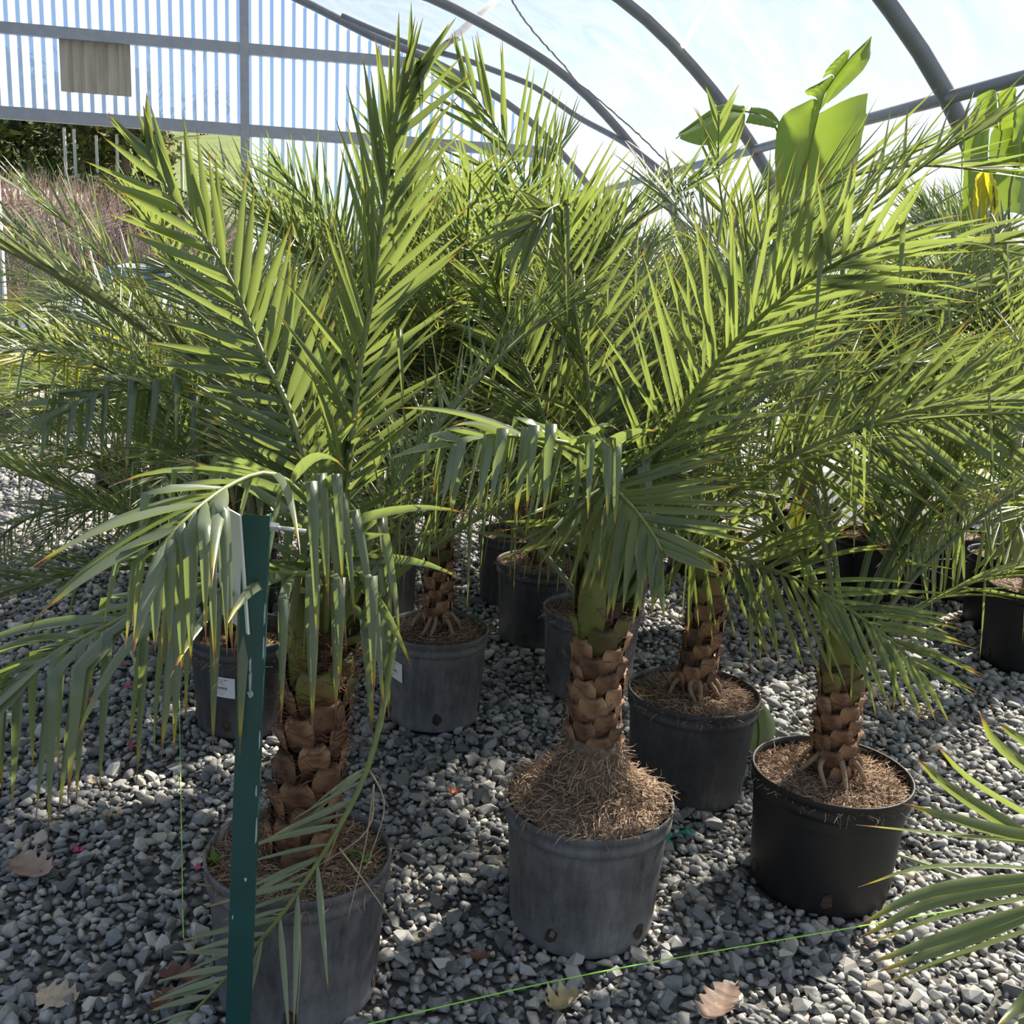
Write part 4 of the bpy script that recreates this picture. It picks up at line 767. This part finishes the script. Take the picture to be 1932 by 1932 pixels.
# ------------------------------------------------------------------ left end: pot with flowers, terracotta pot, red flowers
root = empty('flower_pot', (POTS['L1'][1], POTS['L1'][2], .012), 'black nursery pot with pale pink blossoms beside the white door edge', 'plant'); rnd = random.Random(5); pot_parts(root, 'L1', rnd, False); soil_parts(root, .16, .3, rnd, nroot=0)
b = MB(); fl = MB()
for i in range(14):
    a = rnd.uniform(0, 6.28); top = Vector((math.cos(a)*rnd.uniform(.03, .2), math.sin(a)*rnd.uniform(.03, .2), rnd.uniform(.6, 1.25))); P, _ = catmull([Vector((0, 0, .27)), top*.5+Vector((0, 0, .2)), top], 8); v, f = tube(P, .004, 5); obj('stem', v, f, RACHIS, root)
    for j in range(9):
        p = P[rnd.randrange(3, 8)]; d = Vector((rnd.gauss(0, 1), rnd.gauss(0, 1), rnd.gauss(0, .6))).normalized(); V, Fc, C = leaflet(p, d, d.orthogonal(), .07, .03, .3, nseg=4, rnd=rnd.random(), age=0); b.add(V, Fc, C)
    if i % 2 == 0:
        for k in range(5): a2 = k*1.257; V, Fc, C = leaflet(P[-1], Vector((math.cos(a2), math.sin(a2), .4)), Vector((-math.sin(a2), math.cos(a2), 0)), .025, .02, 0, nseg=3); fl.add(V, Fc)
b.obj('foliage', LEAF, root, True, kind='stuff'); fl.obj('blossoms', plain('pale_pink', (.8, .55, .52), .6), root, kind='stuff')
TERRA = plain('terracotta', (.62, .25, .11), .75, c2=(.48, .17, .07), scale=14)
p = atz(78, 815, .0); v, f = lathe([(0, 0), (.085, 0), (.09, .01), (.105, .09), (.112, .10), (.115, .16), (.125, .19), (.135, .2), (.14, .25), (.132, .255), (.122, .2), (.10, .05), (0, .03)], 28); o = obj('terracotta_pot', v, f, TERRA, smooth=True); o.rotation_euler = (math.radians(90), 0, math.radians(75)); o.location = (p.x, p.y+.05, .142); tag(o, 'orange terracotta pot lying on its side on sunlit gravel', 'pot')
g = at(215, 700, 7.0); root = empty('flowering_shrub', (g.x, g.y, .012), 'potted shrub with red blossoms behind the left palms near the doorway', 'plant'); O = Vector(root.location)
v, f = lathe([(0, 0), (.13, 0), (.14, .01), (.16, .26), (.17, .27), (.168, .29), (.155, .29), (.15, .26), (0, .255)], 28); obj('pot', v, f, POTB, root, smooth=True); b = MB(); REDF = plain('red_petal', (.75, .03, .04), .5)
for i, (x, y) in enumerate([(165, 525), (222, 534), (260, 533), (255, 565), (285, 545), (190, 560), (240, 590), (300, 600)]):
    top = at(x, y, 6.9)-O; P, _ = catmull([Vector((0, 0, .25)), top*.5+Vector((0, 0, .1)), top], 9); v, f = tube(P, .005, 5); obj('stem', v, f, RACHIS, root)
    for j in range(26):
        q = P[rnd.randrange(2, 9)]; d = Vector((rnd.gauss(0, 1), rnd.gauss(0, 1), rnd.gauss(0, .6))).normalized(); V, Fc, C = leaflet(q+d*.03, d, d.orthogonal(), .07, .035, .3, nseg=4, rnd=rnd.random(), age=0); b.add(V, Fc, C)
    if i < 4:
        fl = MB()
        for k in range(5): a2 = k*1.257; V, Fc, C = leaflet(top, Vector((math.cos(a2), -.5, math.sin(a2))), Vector((-math.sin(a2), 0, math.cos(a2))), .05, .04, 0, nseg=3); fl.add(V, Fc)
        fl.obj('blossom', REDF, root)
b.obj('foliage', LEAF, root, True, kind='stuff')
# ------------------------------------------------------------------ outside the doorway
yard = plain('yard_gravel', (.36, .34, .31), .95, c2=(.24, .225, .21), scale=40, bump=.6)
def hz(x, y):
    s = lambda a, b, v: max(0, min(1, (v-a)/(b-a)))**2*(3-2*max(0, min(1, (v-a)/(b-a))))
    return (2.6*s(19.6, 24, y) + .5*s(23, 30, y))*(1-.8*s(-4, 6, x)) + 7*s(30, 75, y)*(1-s(-8, 6, x)) + .25*math.sin(x*.35)*s(20, 23, y)
xs = np.linspace(-60, 60, 61); ys = np.concatenate([np.linspace(WD-3, 19, 10), np.linspace(19.6, 32, 24), np.linspace(34, 95, 20)]); V = [(x, y, hz(x, y)-.015) for y in ys for x in xs]; Fc = [(i*61+k, i*61+k+1, (i+1)*61+k+1, (i+1)*61+k) for i in range(len(ys)-1) for k in range(60)]
me = mesh('yard_ground', V, Fc, yard, smooth=True); me.materials.append(plain('bank_soil', (.22, .18, .15), .95, c2=(.15, .12, .10), scale=3)); me.materials.append(plain('green_hill', (.115, .175, .035), .95, c2=(.085, .12, .03), scale=.8)); me.materials.append(plain('road', (.32, .31, .32), .9))
for p_ in me.polygons: yy = p_.center.y; p_.material_index = 0 if yy < 19.8 else 1 if yy < 24.5 else 3 if yy < 26.5 else 2
tag(link('yard_ground', me), 'sunlit gravel yard rising to a brushy bank and green hill outside', 'ground', kind='structure')
b = MB(); rr = random.Random(3)
for i in range(9000):
    y = rr.uniform(19.7, 24.6); x = rr.uniform(-16, 3); z = hz(x, y); h_ = rr.uniform(.25, .75); dx, dy = rr.gauss(0, .22), rr.gauss(0, .15); w_ = rr.uniform(.008, .018); a = rr.uniform(0, 3.14); c_, s_ = math.cos(a)*w_, math.sin(a)*w_
    b.add([(x-c_, y-s_, z-.05), (x+c_, y+s_, z-.05), (x+dx*.4+c_*.7, y+dy*.4, z+h_*.6), (x+dx*.4-c_*.7, y+dy*.4, z+h_*.6), (x+dx, y+dy, z+h_)], [(0, 1, 2, 3), (3, 2, 4)])
tag(b.obj('dry_brush', island('dry_brush', [(0, (.24, .175, .14)), (.5, (.44, .35, .30)), (1, (.58, .49, .44))]), kind='stuff'), 'pinkish brown dry brush covering the bank beyond the yard', 'brush')
TREEL = island('tree_leaves', [(0, (.025, .04, .015)), (.6, (.06, .085, .03)), (1, (.13, .15, .05))]); TREEO = island('olive_leaves', [(0, (.06, .075, .03)), (.6, (.13, .14, .05)), (1, (.24, .22, .08))]); TBARK = plain('tree_bark', (.20, .15, .13), .9, var=.3)
def tree(px, Y, h_, rx, rz, m, label, n=4200, ls=.17, low=-.02):
    g = at(px, 450, Y); z0 = hz(g.x, Y); root = empty('tree', (g.x, Y, z0), label, 'tree', 'trees beyond the yard'); r_ = random.Random(px)
    v, f = tube([(0, 0, -.1), (.08, 0, h_*.4), (-.05, 0, h_*.85)], [.14, .1, .04], 10); tr = obj('trunk', v, f, TBARK, root, smooth=True)
    for k in range(7): a = k*.9; v, f = tube([(.05, 0, h_*(.3+.06*k)), (math.cos(a)*rx*.4, math.sin(a)*rx*.4, h_*(.45+.06*k)), (math.cos(a)*rx*.8, math.sin(a)*rx*.8, h_*(.5+.07*k))], [.05, .03, .01], 6); obj('branch', v, f, TBARK, root)
    b = MB(); cl = [(Vector((r_.uniform(-1, 1)*rx*.75, r_.uniform(-1, 1)*rx*.75, h_*low+rz+r_.uniform(-1, 1)*rz*.75)), r_.uniform(.35, .7)*rx*.7) for _ in range(16)]
    for i in range(n):
        c_, s_ = r_.choice(cl); d = Vector((r_.gauss(0, 1), r_.gauss(0, 1), r_.gauss(0, .8))); p = c_+d.normalized()*s_*r_.random()**.4; a = Vector((r_.gauss(0, 1), r_.gauss(0, 1), r_.gauss(0, 1))).normalized(); e = a.orthogonal().normalized(); l_ = ls*r_.uniform(.6, 1.3)
        b.add([p-a*l_, p+e*l_*.4, p+a*l_, p-e*l_*.4], [(0, 1, 2, 3)])
    b.obj('foliage', m, root, kind='stuff')
tree(60, 33, 5.5, 2.2, 2.0, TREEL, 'dense dark evergreen tree beside the white-edged door post'); tree(150, 39, 5.8, 2.0, 2.1, TREEL, 'dark evergreen tree with a tall bare trunk beyond the bank')
tree(240, 30.2, 4.6, 1.5, 1.7, TREEO, 'olive-yellow leafy tree beside the green hill'); tree(-70, 43, 6, 2.4, 2.4, TREEL, 'dark evergreen tree half hidden behind the door post')
tree(385, 60, 5.5, 1.8, 1.6, TREEO, 'small sparse tree standing on the green hill', 500); tree(300, 58, 6, 1.5, 1.6, TBARK, 'bare-branched tree standing on the green hill', 120, .1)
b = MB()
gx = at(215, 340, 28)
def shrub(px, Y, rx, rz, m, label, n=900, ls=.1):
    g = at(px, 400, Y); z0 = hz(g.x, Y); r_ = random.Random(px*3); b = MB()
    for i in range(n):
        d = Vector((r_.gauss(0, 1), r_.gauss(0, 1), abs(r_.gauss(0, 1)))).normalized()*r_.random()**.4; p = Vector((d.x*rx, d.y*rx*.6, d.z*rz)); a = Vector((r_.gauss(0, 1), r_.gauss(0, 1), r_.gauss(0, 1))).normalized(); e = a.orthogonal().normalized(); l_ = ls*r_.uniform(.6, 1.3); b.add([p-a*l_, p+e*l_*.45, p+a*l_, p-e*l_*.45], [(0, 1, 2, 3)])
    root = empty('shrub', (g.x, Y, z0), label, 'shrub', 'shrubs beyond the yard'); b.obj('foliage', m, root, kind='stuff'); v, f = tube([(0, 0, -.05), (0, 0, rz*.7)], .03, 6); obj('stem', v, f, TBARK, root)
shrub(215, 27.5, 1.6, .55, TREEL, 'long dark clipped hedge along the road'); shrub(222, 24.0, .55, .7, TREEO, 'golden rounded bush on top of the bank', 500, .06); shrub(250, 21.2, .75, .75, TREEO, 'low greenish bush on the dry bank', 700, .07); shrub(310, 23.2, .9, 1.0, TREEL, 'dark bush on the bank near the steel post', 700, .08); shrub(400, 21.2, .8, 1.1, TREEO, 'grey-green bush on the bank beside the steel post', 700, .08)
for i, (px, Y, z1) in enumerate([(128, 28.5, 1.5), (146, 28.8, 1.5), (187, 29, 1.4), (225, 29.3, 1.5), (268, 31, 2.0), (306, 30, 2.0), (345, 31, 1.6)]):
    g = at(px, 400, Y); v, f = tube([(0, 0, -.1), (0, 0, z1)], .045, 8); o = obj('fence_post', v, f, plain('weathered_post', (.55, .54, .52), .8), loc=(g.x, Y, hz(g.x, Y))); v, f = tube([(0, 0, z1), (0, 0, z1+.03)], [.05, .03], 8); obj('post_cap', v, f, TBARK, o); tag(o, ['pale fence post before the dark evergreen trees', 'pale fence post before the dark evergreen trees', 'pale fence post rising behind the clipped hedge', 'pale fence post rising behind the clipped hedge', 'pale fence post standing against the green hill', 'pale fence post standing against the green hill', 'pale fence post standing against the green hill'][i], 'fence post', 'fence posts along the road')
# parked car
PAINT = plain('silver_car_paint', (.62, .66, .72), .22, .35); GLASSC = plain('car_glass', (.05, .09, .16), .05, 0, 1.0); TYRE = plain('tyre', (.02, .02, .02), .8); CHROME = plain('chrome', (.7, .7, .72), .15, .9); LAMP = plain('headlamp', (.8, .82, .85), .1, 0, .8); DARK = plain('grille', (.02, .02, .02), .6)
cg = at(112, 640, 14.8); car = empty('car', (cg.x, 14.8, 0), 'silver car parked on the sunlit gravel outside the doorway', 'car'); car.rotation_euler.z = math.radians(-14)
def loft(sec, mat, name, parent, smooth=True):
    V = []; Fc = []; n_ = len(sec[0])
    for s_ in sec: V += s_
    for i in range(len(sec)-1):
        for k in range(n_): Fc.append((i*n_+k, i*n_+(k+1) % n_, (i+1)*n_+(k+1) % n_, (i+1)*n_+k))
    Fc += [tuple(range(n_))[::-1], tuple((len(sec)-1)*n_+k for k in range(n_))]; return obj(name, V, Fc, mat, parent, smooth=smooth)
def ring(y, hw, z0, z1, r=.12):
    o = []
    for (cx, cz, a0) in ((hw-r, z1-r, 0), (-hw+r, z1-r, 90), (-hw+r, z0+r, 180), (hw-r, z0+r, 270)):
        for k in range(4): a = math.radians(a0+k*30); o.append((cx+r*math.cos(a), y, cz+r*math.sin(a)))
    return o
body = loft([ring(0, .66, .34, .66), ring(.12, .80, .28, .74), ring(.5, .87, .25, .82), ring(1.2, .89, .25, .92), ring(1.6, .89, .25, .95), ring(3.4, .89, .25, .98), ring(4.1, .86, .27, .97), ring(4.45, .76, .34, .88)], PAINT, 'body', car)
loft([ring(1.25, .74, .88, .96, .03), ring(1.55, .73, .88, 1.12, .08), ring(2.0, .68, .88, 1.42, .12), ring(2.4, .66, .88, 1.49, .14), ring(3.2, .66, .88, 1.48, .14), ring(3.9, .70, .88, 1.05, .06)], PAINT, 'cabin', car)
obj('windshield', [(-.66, 1.36, .985), (.66, 1.36, .985), (.56, 1.97, 1.395), (-.56, 1.97, 1.395)], [(0, 1, 2, 3)], GLASSC, car).location = (0, -.045, .03)
for sx in (-1, 1):
    o = obj('side_window', [(sx*.775, 1.72, .99), (sx*.745, 3.3, .99), (sx*.685, 3.05, 1.38), (sx*.70, 2.15, 1.38)], [(0, 1, 2, 3)], GLASSC, car); o.location = (sx*.015, 0, 0)
    v, f = boxv((sx*.60, .10, .62), Vector((.16, sx*.04, 0)), Vector((0, .05, 0)), Vector((0, .02, .06))); obj('headlamp', v, f, LAMP, body)
    v, f = boxv((sx*.93, 1.62, 1.0), Vector((.09, 0, 0)), Vector((0, .04, 0)), Vector((0, 0, .06))); obj('mirror', v, f, PAINT, car)
    for yy in (.85, 3.5):
        v, f = tube([(sx*.72, yy, .31), (sx*.91, yy, .31)], .31, 24); wh = obj('wheel', v, f, TYRE, car); v, f = tube([(sx*.90, yy, .31), (sx*.925, yy, .31)], .19, 16); obj('hub', v, f, CHROME, wh)
v, f = boxv((0, .055, .56), Vector((.34, 0, 0)), Vector((0, .04, 0)), Vector((0, .01, .06))); obj('grille', v, f, DARK, body)
v, f = boxv((0, .02, .42), Vector((.68, 0, 0)), Vector((0, .06, 0)), Vector((0, 0, .07))); obj('bumper', v, f, DARK, body)
